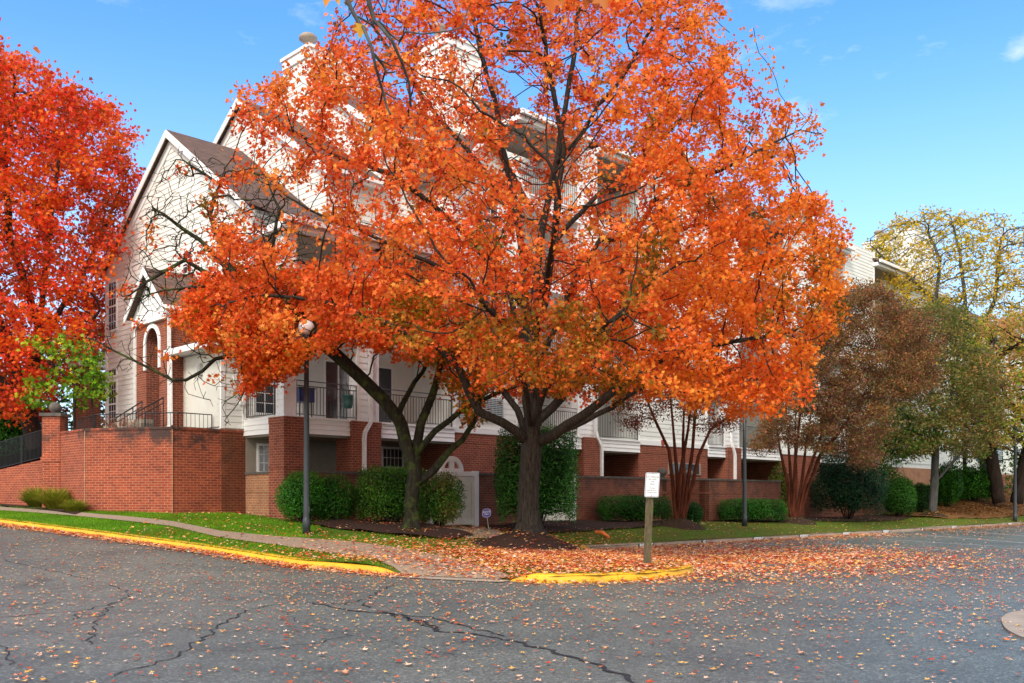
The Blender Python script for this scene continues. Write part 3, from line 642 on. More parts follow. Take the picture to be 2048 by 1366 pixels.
# arched brick porch
pA, q0, q1 = -1.23, 4.64, 7.10; qm = (q0+q1)/2; hw = .47; spz = zz(616, pA, qm) ; SP = 6.45
arch = MB(); TOPB = 7.15; n = 14
def pfront(pts, a=pA): return [P(a, b, z) for b, z in pts]
def porch_face(a, inner):
    for s in (1, -1):
        e = qm+s*(q1-q0)/2
        arch.poly([P(a, e, 3.3), P(a, qm+s*hw, 3.3), P(a, qm+s*hw, SP), P(a, e, SP)][::(1 if s > 0 else -1)] if True else [])
        arc = [(qm+s*hw*math.cos(t), SP+hw*1.15*math.sin(t)) for t in np.linspace(0, math.pi/2, n)]
        for i in range(n-1):
            b0_, z0_ = arc[i]; b1_, z1_ = arc[i+1]
            if i == 0: arch.poly([P(a, e, SP), P(a, b0_, z0_), P(a, b1_, z1_), P(a, e, TOPB)])
            else: arch.poly([P(a, e + (qm-e)*((i-1)/(n-2)), TOPB), P(a, b0_, z0_), P(a, b1_, z1_), P(a, e + (qm-e)*(i/(n-2)), TOPB)])
porch_face(pA, 0); porch_face(pA+.42, 1)
for s in (1, -1):
    prev = (qm+s*hw, 3.3)
    for t in np.linspace(0, math.pi/2, n):
        c = (qm+s*hw*math.cos(t), SP+hw*1.15*math.sin(t)); arch.poly([P(pA, *prev), P(pA+.42, *prev), P(pA+.42, *c), P(pA, *c)]); prev = c
arch.poly([P(pA, q0, 3.3), P(.3, q0, 3.3), P(.3, q0, TOPB), P(pA, q0, TOPB)]).poly([P(pA, q1, 3.3), P(.3, q1, 3.3), P(.3, q1, TOPB), P(pA, q1, TOPB)])
arch.box(.1, .28, q0+.02, q1-.02, 3.3, TOPB)
porch = arch.build('entry_porch', M['brick'], bld, recalc=False)
m = MB(); prev = None
for t in np.linspace(-.35, math.pi+.35, 26):
    tt = min(max(t, 0), math.pi); dz = 0 if 0 <= t <= math.pi else -1.0*(abs(t-tt))/.35*.8
    ri, ro = hw+.003, hw+.13
    c = [P(pA-.05, qm+r*math.cos(tt), SP+r*1.12*math.sin(tt)+dz) for r in (ri, ro)] + [P(pA-.002, qm+r*math.cos(tt), SP+r*1.12*math.sin(tt)+dz) for r in (ro, ri)]
    if prev:
        for k in range(4): m.poly([prev[k], prev[(k+1) % 4], c[(k+1) % 4], c[k]])
    prev = c
m.build('arch_trim', M['trim'], porch, recalc=True)
m = MB(); m.box(pA-.12, .28, q0-.1, q1+.1, TOPB, TOPB+.22)
pk = TOPB+1.62; siding(m, P(pA-.02, q1+.1)[:2], P(pA-.02, q0-.1)[:2], TOPB+.22, pk-.05, lo=lambda z: (z-TOPB-.22)/(pk-TOPB-.22)*(q1-q0+.2)/2, hi=lambda z: (q1-q0+.2)-(z-TOPB-.22)/(pk-TOPB-.22)*(q1-q0+.2)/2)
m.build('pediment', M['trim'], porch)
r = roof(pA-.02, .3, TOPB+.3, pk, q0-.12, q1+.12, qm, over=.12, t=.08, parent=porch, name='porch_roof', ovl=.28)
def downspout(pts, parent=bld, w=.065):
    m = MB(); m.tube(pts, w, 4); return m.build('downspout', M['white'], parent)
downspout([P(pA-.1, q0-.15, 7.2), P(pA-.06, q0-.07, 6.9), P(pA-.05, q0-.07, 3.75), P(pA-.2, q0-.1, 3.6)])
downspout([P(bA-.5, bB-.1, 5.95), P(pA-.1, q0-.28, 5.7), P(pA-.08, q0-.28, 3.75)], w=.04)
downspout([P(pA+.1, q1+.3, 7.15), P(pA-.0, q1+.09, 6.85), P(pA-.0, q1+.09, 3.4)])
# gable windows at the far left corner and one higher up
ga = .3
def bq(px): return bx(px, ga)
window(bld, 'L', ga, bq(234), bq(219), zz(660, ga, bq(226)), zz(566, ga, bq(226)), 3, 6)
window(bld, 'L', ga, bq(234), bq(219), zz(852, ga, bq(226)), zz(765, ga, bq(226)), 3, 6)
window(bld, 'L', ga, bq(234), bq(219), zz(752, ga, bq(226)), zz(740, ga, bq(226)), 3, 1, split=False)
window(bld, 'L', ga, bq(385), bq(368), zz(545, ga, bq(377)), zz(505, ga, bq(377)), 2, 3)
m = MB(); m.box(ga-.06, ga+.1, B1-.12, B1+.03, 2.9, 10.0); m.build('corner_board', M['trim'], bld)
# side wing far left behind the gable (brick, with its own little gable)
m = MB(); m.box(-.4, .2, B1+.35, B1+1.6, 2.9, 6.6); m.build('side_pier', M['brick'], bld)
m = MB(); m.box(-.7, .3, B1+.2, B1+1.9, 6.6, 6.8).poly([P(-.5, B1+.2, 6.8), P(-.5, B1+1.9, 6.8), P(-.5, B1+1.05, 8.0)]); m.build('side_hood', M['trim'], bld)
# ---- projecting bays on the facade plane b = 0
A = {k: ax(k) for k in (567, 592, 607, 697, 714, 727, 757, 906, 956, 1035, 1112, 1155, 1160, 1190, 1198, 1277, 1415, 1448, 1478, 1560, 1640, 1690, 1740)}
FL = [3.86, 6.78, 9.70, 12.62]
def slab_balcony(a0, a1, z, parent=bld, open_left=False, rail=True, b_out=-.04):
    m = MB(); h = .50
    m.box(a0, a1, b_out, B0-.004, z-h+.03, z-.06)
    for k in range(3): zz0 = z-h+k*.15; m.hexa([P(a0-.03, b_out-.055, zz0), P(a1+.0, b_out-.055, zz0), P(a1, b_out-.002, zz0), P(a0-.03, b_out-.002, zz0), P(a0-.03, b_out-.028, zz0+.147), P(a1, b_out-.028, zz0+.147), P(a1, b_out-.002, zz0+.147), P(a0-.03, b_out-.002, zz0+.147)])
    m.box(a0-.05, a1, b_out-.10, B0-.006, z-.059, z)
    if open_left:
        for k in range(3): zz0 = z-h+k*.15; m.hexa([P(a0-.055, b_out-.06, zz0), P(a0-.031, b_out-.06, zz0), P(a0-.031, B0, zz0), P(a0-.055, B0, zz0), P(a0-.04, b_out-.06, zz0+.147), P(a0-.031, b_out-.06, zz0+.147), P(a0-.031, B0, zz0+.147), P(a0-.04, B0, zz0+.147)])
    sl = m.build('balcony', M['trim'], parent)
    return sl
def balc_rail(sl, p, q, z, gap=.115, h=1.07, mid=True):
    root, fr, bl = railing('railing', [p, q], lambda x, y: z+h, lambda x, y: z+.02, gap, M['rail'], mid=[.15] if mid else None, post=.024, bal=.011)
    fr.v += bl.v[:0]; o = len(fr.v); fr.v += bl.v; fr.f += [tuple(i+o for i in f) for f in bl.f]
    fr.build('railing', M['rail'], sl)
def post(a0, a1, b0, b1, z0, z1):
    m = MB(); m.box(a0+.02, a1-.02, b0+.02, b1-.02, z0, z1); sfront(m, a0+.07, a1-.07, b0+.02, z0+.1, z1-.1, row=.19); sleft(m, a0+.02, b0+.07, b1-.07, z0+.1, z1-.1)
    for (x, y) in ((a0, b0), (a1-.08, b0), (a0, b1-.08)): m.box(x, x+.08, y, y+.08, z0+.002, z1-.002)
    return m.build('porch_post', M['trim'], bld)
def pier(a0, a1, b0=-.17, b1=.65, z0=.4, z1=3.835, mat='brick'):
    m = MB(); m.box(a0, a1, b0, b1, z0, z1-.2); m.box(a0-.012, a1+.012, b0-.012, b1+.012, z1-.2, z1-.001); m.box(a0-.01, a1+.01, b0-.01, b1+.01, 2.33, 2.4)
    return m.build('brick_pier', M[mat], bld)
def back_door(a0, a1, z, b=B0):
    f = MB(); f.box(a0-.06, a0, b-.05, b+.02, z, z+2.15).box(a1, a1+.06, b-.05, b+.02, z, z+2.15).box(a0, a1, b-.05, b+.02, z+2.08, z+2.15).box((a0+a1)/2-.03, (a0+a1)/2+.03, b-.045, b+.02, z, z+2.08)
    d = f.build('sliding_door', M['trim'], bld); g = MB(); g.box(a0+.002, a1-.002, b-.036, b+.018, z+.02, z+2.078); g.build('pane', M['glass'], d)
# bays: (a0, a1, number of storeys above the brick, left open)
BAYS = [(0., A[727], 2, True), (A[757]-.02, A[906], 2, False), (A[1035], A[1160], 4, False), (A[1198]-.1, A[1277], 4, False), (A[1415], A[1450] if 1450 in A else A[1448], 4, False), (A[1478]-.05, A[1560], 4, False), (A[1640], A[1690], 4, False), (A[1740]+.6, A[1740]+4.2, 4, False)]
for bi, (a0, a1, ns, ol) in enumerate(BAYS):
    for k in range(ns):
        z = FL[k]; sl = slab_balcony(a0, a1 if bi else A[757], z, open_left=ol)
        ra0 = a0 + (A[592]-.0 if bi == 0 else .04); ra1 = a1-.04
        if bi == 0:
            balc_rail(sl, P(A[592]+.02, .03)[:2], P(A[714], .03)[:2], z); balc_rail(sl, P(.04, .55)[:2], P(.04, B0-.02)[:2], z)
            window(bld, 'F', B0, .35, 1.3, z+.25, z+2.1, 3, 6); back_door(2.9, 3.9, z+.01)
            mm = MB(); mm.box(A[592]+1.05, A[592]+1.15, 1.0, B0, z, FL[k]+2.4); mm.build('partition', M['siding'], bld) if False else None
        else:
            balc_rail(sl, P(ra0, .03)[:2], P(ra1, .03)[:2], z, gap=.115 if bi < 3 else .10, mid=bi < 3)
            back_door(a0+.4, min(a0+2.2, a1-.3), z+.01)
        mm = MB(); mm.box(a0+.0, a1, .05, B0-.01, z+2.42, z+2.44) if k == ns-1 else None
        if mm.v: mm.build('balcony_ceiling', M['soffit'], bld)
        if k == ns-1:      # lean-to roof over the top balcony
            a1r = a1 if bi else A[757]; m = MB(); zt = z+2.55
            m.hexa([P(a0-.25, -.4, zt+.12), P(a1r+.2, -.4, zt+.12), P(a1r+.2, B0, zt+1.3), P(a0-.25, B0, zt+1.3), P(a0-.25, -.4, zt+.22), P(a1r+.2, -.4, zt+.22), P(a1r+.2, B0, zt+1.42), P(a0-.25, B0, zt+1.42)])
            rr = m.build('balcony_roof', M['shingle'], bld); m = MB(); m.box(a0-.2, a1r+.15, -.3, B0-.01, zt-.08, zt+.11).box(a0-.26, a1r+.21, -.52, -.401, zt+.08, zt+.24); m.build('gutter', M['trim'], rr)
    ztop = FL[ns-1]+2.42
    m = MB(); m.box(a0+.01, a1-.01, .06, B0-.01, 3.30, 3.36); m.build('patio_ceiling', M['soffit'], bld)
post(0, A[592], -.02, .42, 3.86, FL[1]+2.45); post(A[714], A[757], -.02, .42, 3.86, FL[1]+2.45)
pier(-.09, A[607]); pier(A[697], A[757]-.02); pier(A[1160]+.02, A[1198]-.12, b1=1.2); pier(A[1448]+.03, A[1478]-.08, b1=1.2)
post(A[1155], A[1190]+.1, -.02, 1.2, 3.86, FL[3]+2.45); post(A[1448]-.0, A[1478], -.02, 1.2, 3.86, FL[3]+2.45)
# solid towers between the bays
def tower(a0, a1, ztop, rise, grill=None):
    m = MB(); m.box(a0+.01, a1-.01, .04, B0+1, 3.86, ztop); inner = m.build('tower_core', M['siding'], bld)
    m = MB(); sfront(m, a0+.12, a1-.12, .02, 3.90, ztop); sleft(m, a0+.02, .14, B0, 3.9, ztop); m.build('tower_siding', M['siding'], inner)
    m = MB()
    for x in (a0, a1-.12): m.box(x, x+.12, -.02, .12, 3.86, ztop)
    m.box(a0-.02, a1+.02, -.05, .03, 3.70, 3.9); m.build('corner_board', M['trim'], inner)
    m = MB(); m.box(a0, a1, .0, .3, .4, 3.36).box(a0-.012, a1+.012, -.014, .3, 3.36, 3.69).box(a0-.01, a1+.01, -.012, .29, 2.33, 2.40); m.box(a0, a0+.25, .3, B0, .4, 3.69).box(a1-.25, a1, .3, B0, .4, 3.69); m.build('brick_base', M['brick'], bld)
    if rise < 1: return
    am = (a0+a1)/2; w = (a1-a0)/2
    m = MB(); lo = lambda z: (z-ztop)/rise*w if z > ztop else 0; siding(m, P(a0, .02)[:2], P(a1, .02)[:2], ztop, ztop+rise-.03, lo=lo, hi=lambda z: 2*w-lo(z)); m.build('tower_gable', M['siding'], inner)
    m = MB()
    for s in (1, -1):
        e = am+s*(w+.3); ze = ztop-.3*rise/w
        c = [P(e, -.35, ze), P(am, -.35, ztop+rise), P(am, 6, ztop+rise), P(e, 6, ze)]
        if s > 0: c = c[::-1]
        m.hexa(c + [(x, y, z+.14) for x, y, z in c])
    rf = m.build('tower_roof', M['shingle'], bld, recalc=True)
    m = MB()
    for s in (1, -1):
        e = am+s*(w+.3); ze = ztop-.3*rise/w
        m.hexa([P(e, -.38, ze-.12), P(am, -.38, ztop+rise-.12), P(am, -.352, ztop+rise-.12), P(e, -.352, ze-.12), P(e, -.38, ze+.12), P(am, -.38, ztop+rise+.12), P(am, -.352, ztop+rise+.12), P(e, -.352, ze+.12)])
    m.build('rake_board', M['trim'], rf, recalc=True)
    for z in FL[1:]:
        if z+2 < ztop: window(bld, 'F', -.0, am-.5, am+.5, z+.8, z+2.1, 3, 4)
tower(A[906], A[1035], 12.6, 1.7); tower(A[1277], A[1415], 14.6, 2.2); tower(A[1560], A[1640], 14.6, 2.2); tower(A[1690], A[1740]+.6, 15.9, .35)
def grille(x0, x1, y0, y1):
    a0, a1 = ax(x0), ax(x1); am = (a0+a1)/2; z0, z1 = zz(y1, am), zz(y0, am); m = MB(); m.box(a0, a1, -.035, .0, z0, z1); g = m.build('louvre_back', M['dark'], bld)
    m = MB(); n = 12
    for k in range(n): z = z0+(z1-z0)*k/n; m.box(a0, a1, -.06, -.036, z, z+.035)
    for k in range(9): a = a0+(a1-a0)*k/8; m.box(a-.008, a+.008, -.064, -.0605, z0, z1)
    m.build('louvre', M['steel'], g)
grille(918, 944, 796, 838); grille(948, 1004, 797, 841)
m = MB(); m.box(ax(1336), ax(1400), -.05, .02, 2.50, 3.02); w_ = m.build('window', M['soffit'], bld); m = MB(); m.box(ax(1340), ax(1396), -.06, -.051, 2.55, 2.97); m.build('pane', M['glass'], w_)
m = MB(); x, y, z = P(ax(1324), -.06, zz(886, ax(1324))); m.tube([(x, y, z), P(ax(1324), -.01, zz(886, ax(1324)))], .14, 16); m.build('alarm_bell', simple('bell_red', (.35, .08, .06), .5), bld)
# downspouts on the facade
def ds(px, top=13.2, jog=.35, a_off=-.35):
    a = ax(px); downspout([P(a-a_off*.0+.0, -.12, top), P(a, -.14, 4.1), P(a+a_off*.1, -.2, 3.85), P(a+a_off*.9, -.24, 3.5), P(a+a_off, -.24, 3.3), P(a+a_off, -.24, 1.2)], w=.075)
ds(736, 8.9, a_off=-.32); ds(1186, 14.8, a_off=.25); ds(1458, 14.8, a_off=.15)
# ground floor: recess windows and dark depth
window(bld, 'F', B0, ax(517, B0), ax(547, B0), zz(943, 1, B0), zz(893, 1, B0), 3, 3, split=False)
window(bld, 'F', B0, ax(765, B0), ax(803, B0), zz(935, 7, B0), zz(901, 7, B0), 5, 2, split=False)
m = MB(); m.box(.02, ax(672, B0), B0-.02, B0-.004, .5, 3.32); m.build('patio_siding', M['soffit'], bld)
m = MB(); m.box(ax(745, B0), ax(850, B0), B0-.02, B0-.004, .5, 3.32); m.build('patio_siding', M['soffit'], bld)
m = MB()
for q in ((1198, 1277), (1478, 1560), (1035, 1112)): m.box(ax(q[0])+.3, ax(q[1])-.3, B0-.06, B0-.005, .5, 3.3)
m.build('patio_dark_panel', M['dark'], bld)  # near-black colour stands in for the dark depth of the patio recesses
# chimneys
def chimney(a0, a1, b0, b1, z0, z1, pots=2, par_=None):
    m = MB(); m.box(a0+.01, a1-.01, b0+.02, b1, z0, z1-.01); sfront(m, a0, a1, b0, z0, z1-.35, row=.24, proud=.03); sleft(m, a0, b0, b1, z0, z1-.35, row=.24)
    c = m.build('chimney', M['siding'], par_ or bld)
    m = MB(); m.box(a0-.08, a1+.08, b0-.08, b1+.08, z1-.34, z1-.02).box(a0-.14, a1+.14, b0-.14, b1+.14, z1-.02, z1+.1)
    for x in (a0, a1-.14): m.box(x-.005, x+.14, b0-.05, b0+.02, z0, z1-.34)
    m.build('chimney_trim', M['trim'], c)
    for k in range(pots):
        a = a0+(a1-a0)*(.18+.5*k); p = P(a, (b0+b1)/2, z1+.1); m = MB(); m.lathe(p, [(.22, 0), (.17, .1), (.17, .55), (.34, .62), (.36, .72), (.26, .82), (.1, .84)], 14); m.build('chimney_pot', M['concrete'], c, smooth=True)
chimney(5.0, 7.7, 6.3, 8.0, 14, 18.35); chimney(12.0, 14.0, 6.5, 8.5, 14, 21.3, 1); chimney(53.4, 55.6, 5, 6.8, 15, 20.3, 3)
# number sign on a balcony fascia
def text_mesh(name, body, size, mat, parent, origin, xdir, ydir, ext=.002, align='CENTER', space=1.0, bold=0.):
    cu = bpy.data.curves.new(name, 'FONT'); cu.body = body; cu.size = size; cu.extrude = ext; cu.align_x = align; cu.align_y = 'CENTER'; cu.space_character = space; cu.offset = bold; cu.resolution_u = 3
    t = bpy.data.objects.new('tmp', cu); COL.objects.link(t); dg = bpy.context.evaluated_depsgraph_get(); me = bpy.data.meshes.new_from_object(t.evaluated_get(dg)); bpy.data.objects.remove(t)
    X = Vector(xdir).normalized(); Y = Vector(ydir).normalized(); Z = X.cross(Y); R = Matrix((X, Y, Z)).transposed().to_4x4(); R.translation = Vector(origin); me.transform(R); me.name = name
    return finish(me, name, parent, mat)
a = ax(1519); z = zz(907, a); m = MB(); m.box(a-.42, a+.42, -.115, -.10, z-.13, z+.13); nb = m.build('number_plate', M['white'], bld)
text_mesh('numerals', '1217', .22, M['ink'], nb, P(a, -.118, z), (VX, VY, 0), (0, 0, 1))
# ================================================================== BUILDING FARTHER RIGHT
b2 = thing('apartment_building', P(58, 4, .6), 'far cream building half hidden behind the yellow tree at the right', 'building')
def P2(a, b, z): return P(a, b, z)
m = MB(); m.box(57.2, 80, 3.0, 12, .6, 15); sfront(m, 57.2, 80, 2.97, 3.6, 15); sleft(m, 57.17, 3, 12, 3.6, 15); m.build('wall', M['siding'], b2)
m = MB(); m.box(57.15, 80, 2.9, 2.95, .6, 3.5); m.build('brick_base', M['brick'], b2)
roof(57.6, 80, 15, 18.5, 3, 12, 7.5, parent=b2)
chimney(59.4, 63.2, 5.6, 8.6, 13, 22.4, 2, b2)
for k in range(4):
    for z in (4.4, 7.3, 10.2): window(b2, 'F', 2.95, 60+k*5, 61.6+k*5, z, z+1.4, 3, 4)
# ================================================================== GARDEN WALLS AND GATES
def gwall(label, segs, mat='brickold', bottom=.3, top=2.27, finials=(), name='garden_wall'):
    g = thing(name, (segs[0][0][0], segs[0][0][1], .5), label, 'wall'); m = MB(); c = MB()
    for p, q in segs:
        m.slab(p, q, .3, bottom, top-.07); dx, dy = off(p, q, -.012); m.slab((p[0]+dx, p[1]+dy), (q[0]+dx, q[1]+dy), .33, top-.62, top-.56)
        dx, dy = off(p, q, -.03); c.slab((p[0]+dx, p[1]+dy), (q[0]+dx, q[1]+dy), .36, top-.07, top)
    m.build('brickwork', M[mat], g); c.build('stone_cap', M['cap'], g)
    for p in finials:
        f = MB(); f.lathe((p[0], p[1], top), [(.12, 0), (.10, .05), (.17, .12), (.2, .2), (.19, .28), (.12, .36), (.02, .39)], 16); f.build('ball_finial', M['cap'], g, smooth=True)
    return g
bw = -2.0
gwall('pale brick patio side wall beside the tall retaining wall', [(P(.02, B0)[:2], P(.02, .66)[:2])], 'brickpale', top=2.25)
gwall('low brick patio wall with dark cap behind the two rounded bushes', [(P(.6, -.4)[:2], P(ax(868, -.4), -.4)[:2])])
g1a, g1b = ax(872, bw), ax(944, bw)
gwall('dark brick garden wall between the arched gate and the holly', [(P(ax(957, bw), bw)[:2], P(ax(1074, bw), bw)[:2])])
gwall('long brick garden wall behind the parking sign', [(P(ax(1152, bw), bw)[:2], P(ax(1333, bw), bw)[:2]), (P(ax(1333, bw), bw)[:2], P(ax(1333, bw), -.1)[:2])], finials=[P(ax(1335, bw)-.15, bw+.15)[:2]])
a5 = ax(1410, bw-.4)
gwall('brick patio wall with ball finial between the crape myrtles', [(P(a5, .2)[:2], P(a5, bw-.4)[:2]), (P(a5, bw-.4)[:2], P(ax(1562, bw-.4), bw-.4)[:2])], finials=[P(a5+.16, bw+.5)[:2]])
gwall('far brick patio wall behind the dark evergreen shrubs', [(P(ax(1620, bw), bw)[:2], P(ax(1900, bw), bw)[:2])], top=2.2)
gwall('distant brick garden wall under the yellow tree', [(P(45, bw)[:2], P(70, bw)[:2])], top=2.4)
def gate(name, a0, a1, label, z0, ztop=2.30, arch_c=None, b=bw):
    g = thing(name, P(a0, b, z0), label, 'gate'); m = MB(); pw = .17
    m.box(a0, a0+pw, b-.03, b+.14, z0-.1, ztop+.02).box(a1-pw, a1, b-.03, b+.14, z0-.1, ztop+.02).box(a0+pw, a1-pw, b-.02, b+.12, ztop-.14, ztop); m.build('gate_frame', M['trim'], g)
    m = MB(); n = max(6, int((a1-a0-2*pw)/.1)); w = (a1-a0-2*pw)/n
    for k in range(n): m.box(a0+pw+k*w+.004, a0+pw+(k+1)*w-.004, b+.03, b+.06, z0+.06, ztop-.15)
    for z in (z0+.08, ztop-.32): m.box(a0+pw, a1-pw, b+.005, b+.028, z, z+.14)
    am = (a0+a1)/2
    for x in (a0+pw, am-.05, a1-pw-.1): m.box(x, x+.1, b+.002, b+.027, z0+.05, ztop-.15)
    m.build('gate_leaf', M['gatewood'], g)
    if arch_c:
        m = MB(); R = arch_c[1]; ac = arch_c[0]; prev = None
        for t in np.linspace(0, math.pi, 28):
            c = [P(ac+r*math.cos(t), bb, ztop+r*math.sin(t)) for r, bb in ((R-.13, b), (R, b), (R, b+.09), (R-.13, b+.09))]
            if prev:
                for k in range(4): m.poly([prev[k], prev[(k+1) % 4], c[(k+1) % 4], c[k]])
            prev = c
        m.box(ac-.09, ac+.09, b+.01, b+.08, ztop, ztop+R-.1).box(ac-R+.1, ac+R-.1, b+.012, b+.078, ztop+.001, ztop+.09); m.build('gate_arch', M['trim'], g, recalc=True)
g0 = ax(858, bw); zg = hL(*P(g0+1, bw)[:2])
ac = ax(905, bw); gate('garden_gate', g0, ax(957, bw)-.01, 'white wooden garden gate with a half round arch on top', zg-.02, arch_c=(ac, .47))
gate('garden_gate', ax(1076, bw), ax(1151, bw), 'plain white garden gate mostly hidden behind the holly', hL(*P(ax(1110, bw), bw)[:2]))
# ================================================================== STREET FURNITURE
def lamp(px, py, Y, h, label, r=.082, globe=True):
    x = (px-HX)/F*Y; z = hL(x, Y) if px < 1900 else hL(x, Y); t = thing('street_lamp', (x, Y, z), label, 'street lamp', 'black lamp posts along the path')
    m = MB(); m.lathe((x, Y, z-.05), [(r*1.25, 0), (r*1.25, .42), (r*1.05, .46), (r, .5), (r*.85, h*.6), (r*.72, h)], 16); m.build('pole', M['lamp_post'], t, smooth=True)
    m = MB(); m.lathe((x, Y, z+h-.05), [(r*.75, 0), (r*1.5, .04), (r*1.6, .1), (r*1.1, .16)], 16); m.build('fitter', M['lamp_post'], t)
    m = MB(); R = .21; m.lathe((x, Y, z+h+.08), [(R*math.sin(a_), R*.98-R*.98*math.cos(a_)) for a_ in np.linspace(.35, math.pi-.02, 18)], 24); m.build('lamp_globe', M['globe'], t, smooth=True)
    m = MB(); m.box(0, 0, 0, 0, 0, 0) if False else m.wbox(x+r*.7, x+r*1.05, Y-.05, Y+.05, z+.55, z+.72); m.build('access_door', M['lamp_post'], t)
lamp(613, 1068, 24.5, 5.05, 'black lamp post with white globe in front of the rounded bush at left')
lamp(1489, 1050, 36.0, 5.0, 'black lamp post between the two crape myrtles, its top lost in orange leaves', r=.08)
lamp(2030, 1030, 52, 6.3, 'black lamp post standing in brown leaves at the far right', r=.09)
# parking sign
sx, sy = G(1293, 1133); sz = hL(sx, sy)
sg = thing('parking_sign', (sx, sy, sz), 'small white parking notice on a weathered leaning wooden post', 'sign')
def sr(px, py, d=0): X, _, Z = W(px, py, sy); return (X, sy+d, Z)
m = MB(); hw_, n = .052, 10
for i in range(n):
    pa = np.array(sr(1293.5+7.5*i/n, 1140-180*i/n)); pb = np.array(sr(1293.5+7.5*(i+1)/n, 1140-180*(i+1)/n))
    j0, j1 = .003*math.sin(i*2.1), .003*math.sin((i+1)*2.1); c, s = math.cos(.5), math.sin(.5)
    def ring(p, j): return [(p[0]+(ux*c-uy*s)*(hw_+j), p[1]+(ux*s+uy*c)*(hw_+j), p[2]) for ux, uy in ((-1, -1), (1, -1), (1, 1), (-1, 1))]
    m.hexa(ring(pa, j0)+ring(pb, j1))
m.build('post', M['post'], sg)
cx_, _, cz_ = sr(1303, 970); cy_ = sy-.09; th = math.radians(-18); xd = Vector((math.cos(th), math.sin(th)*-1, -.02)).normalized(); yd = Vector((.06, 0, 1)).normalized()
def rrect(w, h, r, n=6):
    o_ = []
    for cx, cy, t0 in ((w-r, h-r, 0), (-w+r, h-r, 90), (-w+r, -h+r, 180), (w-r, -h+r, 270)):
        for k in range(n+1): t = math.radians(t0+90*k/n); o_.append((cx+r*math.cos(t), cy+r*math.sin(t)))
    return o_
def plate(name, w, h, r, d0, d1, mat, parent, c, xd, yd, hole=None):
    nd = xd.cross(yd).normalized(); m = MB(); ring = rrect(w, h, r); n = len(ring)
    f = lambda p, d: tuple(Vector(c)+xd*p[0]+yd*p[1]+nd*d)
    if hole:
        r2_ = rrect(w-hole, h-hole, max(.004, r-hole))
        for k in range(n): q = (k+1) % n; m.poly([f(ring[k], d1), f(ring[q], d1), f(r2_[q], d1), f(r2_[k], d1)]); m.poly([f(ring[k], d0), f(ring[q], d0), f(ring[q], d1), f(ring[k], d1)])
    else:
        m.poly([f(p, d1) for p in ring]); m.poly([f(p, d0) for p in ring][::-1])
        for k in range(n): q = (k+1) % n; m.poly([f(ring[k], d0), f(ring[q], d0), f(ring[q], d1), f(ring[k], d1)])
    return m.build(name, mat, parent)
cc = (cx_, cy_, cz_); sp = plate('sign_panel', .148, .232, .03, -.003, .003, M['signface'], sg, cc, xd, yd)
plate('sign_border', .140, .224, .024, .0031, .0042, M['ink'], sp, cc, xd, yd, hole=.008)
nd = xd.cross(yd).normalized()
for i, (tx, yy, s_) in enumerate((('NO PARKING', .150, .042), ('BEYOND', .105, .042), ('THIS', .060, .042), ('SIGN', .015, .042), ('TOWING', -.062, .033), ('ENFORCED AT', -.105, .033), ('OWNERS RISK', -.148, .033))):
    text_mesh('lettering', tx, s_, M['ink'], sp, tuple(Vector(cc)+yd*yy+nd*.0045), xd, yd, .0005)
m = MB(); 
for yy in (.205, -.205): m.tube([Vector(cc)+yd*yy+nd*.0, Vector(cc)+yd*yy+nd*.008], .008, 8)
m.build('bolt', M['ink'], sp)
# round security sign on a stake
Y = 28.2; X = (973-HX)/F*Y; Z = hL(X, Y)+.04; ys = thing('yard_sign', (X, Y, Z), 'small round blue security sign on a thin stake beside the white gate', 'sign')
c = Vector(W(973, 1026, Y)); c.y = Y; xd = Vector((1, 0, 0)); yd = Vector((.05, 0, 1)).normalized()
m = MB(); m.tube([(X+.06, Y+.01, Z), (c.x, c.y+.01, c.z)], .009, 5); m.build('stake', M['steel'], ys)
dsk = plate('sign_disc', .135, .135, .1, -.004, .004, M['signblue'], ys, c, xd, yd)
plate('sign_ring', .125, .125, .09, .0042, .005, M['globe'], dsk, c, xd, yd, hole=.008)
text_mesh('lettering', 'ADT', .11, M['white'], dsk, tuple(c+Vector((0, -.0055, .02))), xd, yd, .0005, bold=.002)
m = MB(); cc2 = c+Vector((0, -.0055, -.05)); m.hexa([tuple(cc2+Vector(v)) for v in ((-.07, 0, -.01), (.07, 0, .0), (.07, .001, .0), (-.07, .001, -.01), (-.07, 0, .005), (.07, 0, .015), (.07, .001, .015), (-.07, .001, .005))]); m.build('underline', M['white'], dsk)
# orange pipe lying on the grass
p0, p1 = G(1192, 1070), G(1218, 1077); m = MB(); m.tube([(p0[0], p0[1], hL(*p0)+.09), ((p0[0]+p1[0])/2, (p0[1]+p1[1])/2, hL(*p0)+.08), (p1[0], p1[1], hL(*p1)+.04)], [.05, .055, .04], 10)
tag(m.build('drain_pipe', M['orange'], smooth=False), 'short orange pipe lying on the grass right of the big tree', 'pipe')
# stencils on the parking kerb
for px, t in ((1291, 'RESIDENT'), (1407, '47'), (1516, 'RESIDENT'), (1607, 'RESIDENT'), (1692, 'RESIDENT'), (1771, 'RESIDENT'), (1843, '46'), (1907, 'RESIDENT'), (1962, '45'), (2019, 'RESIDENT')):
    r = (px-HX)/F; s = (r*27.9-4.07)/(VX-VY*r); x = 4.07+VX*s; y = 27.9+VY*s; w = .36 if len(t) > 2 else .13; q = (-UX*0, 0)
    nx, ny = -UX*-1, -UY; nx, ny = VY, -VX; e = .03
    m = MB(); m.hexa([(x+VX*k+nx*d, y+VY*k+ny*d, z) for z in (.005, .135) for k, d in ((-w, e), (w, e), (w, e-.028), (-w, e-.028))]); sp = m.build('stencil_patch', M['stencil'], PK)
    text_mesh('stencil_letters', t, .15, M['white'], sp, (x+nx*(e+.001), y+ny*(e+.001), .07), (VX, VY, 0), (0, 0, 1), .001, space=.92, bold=.004)
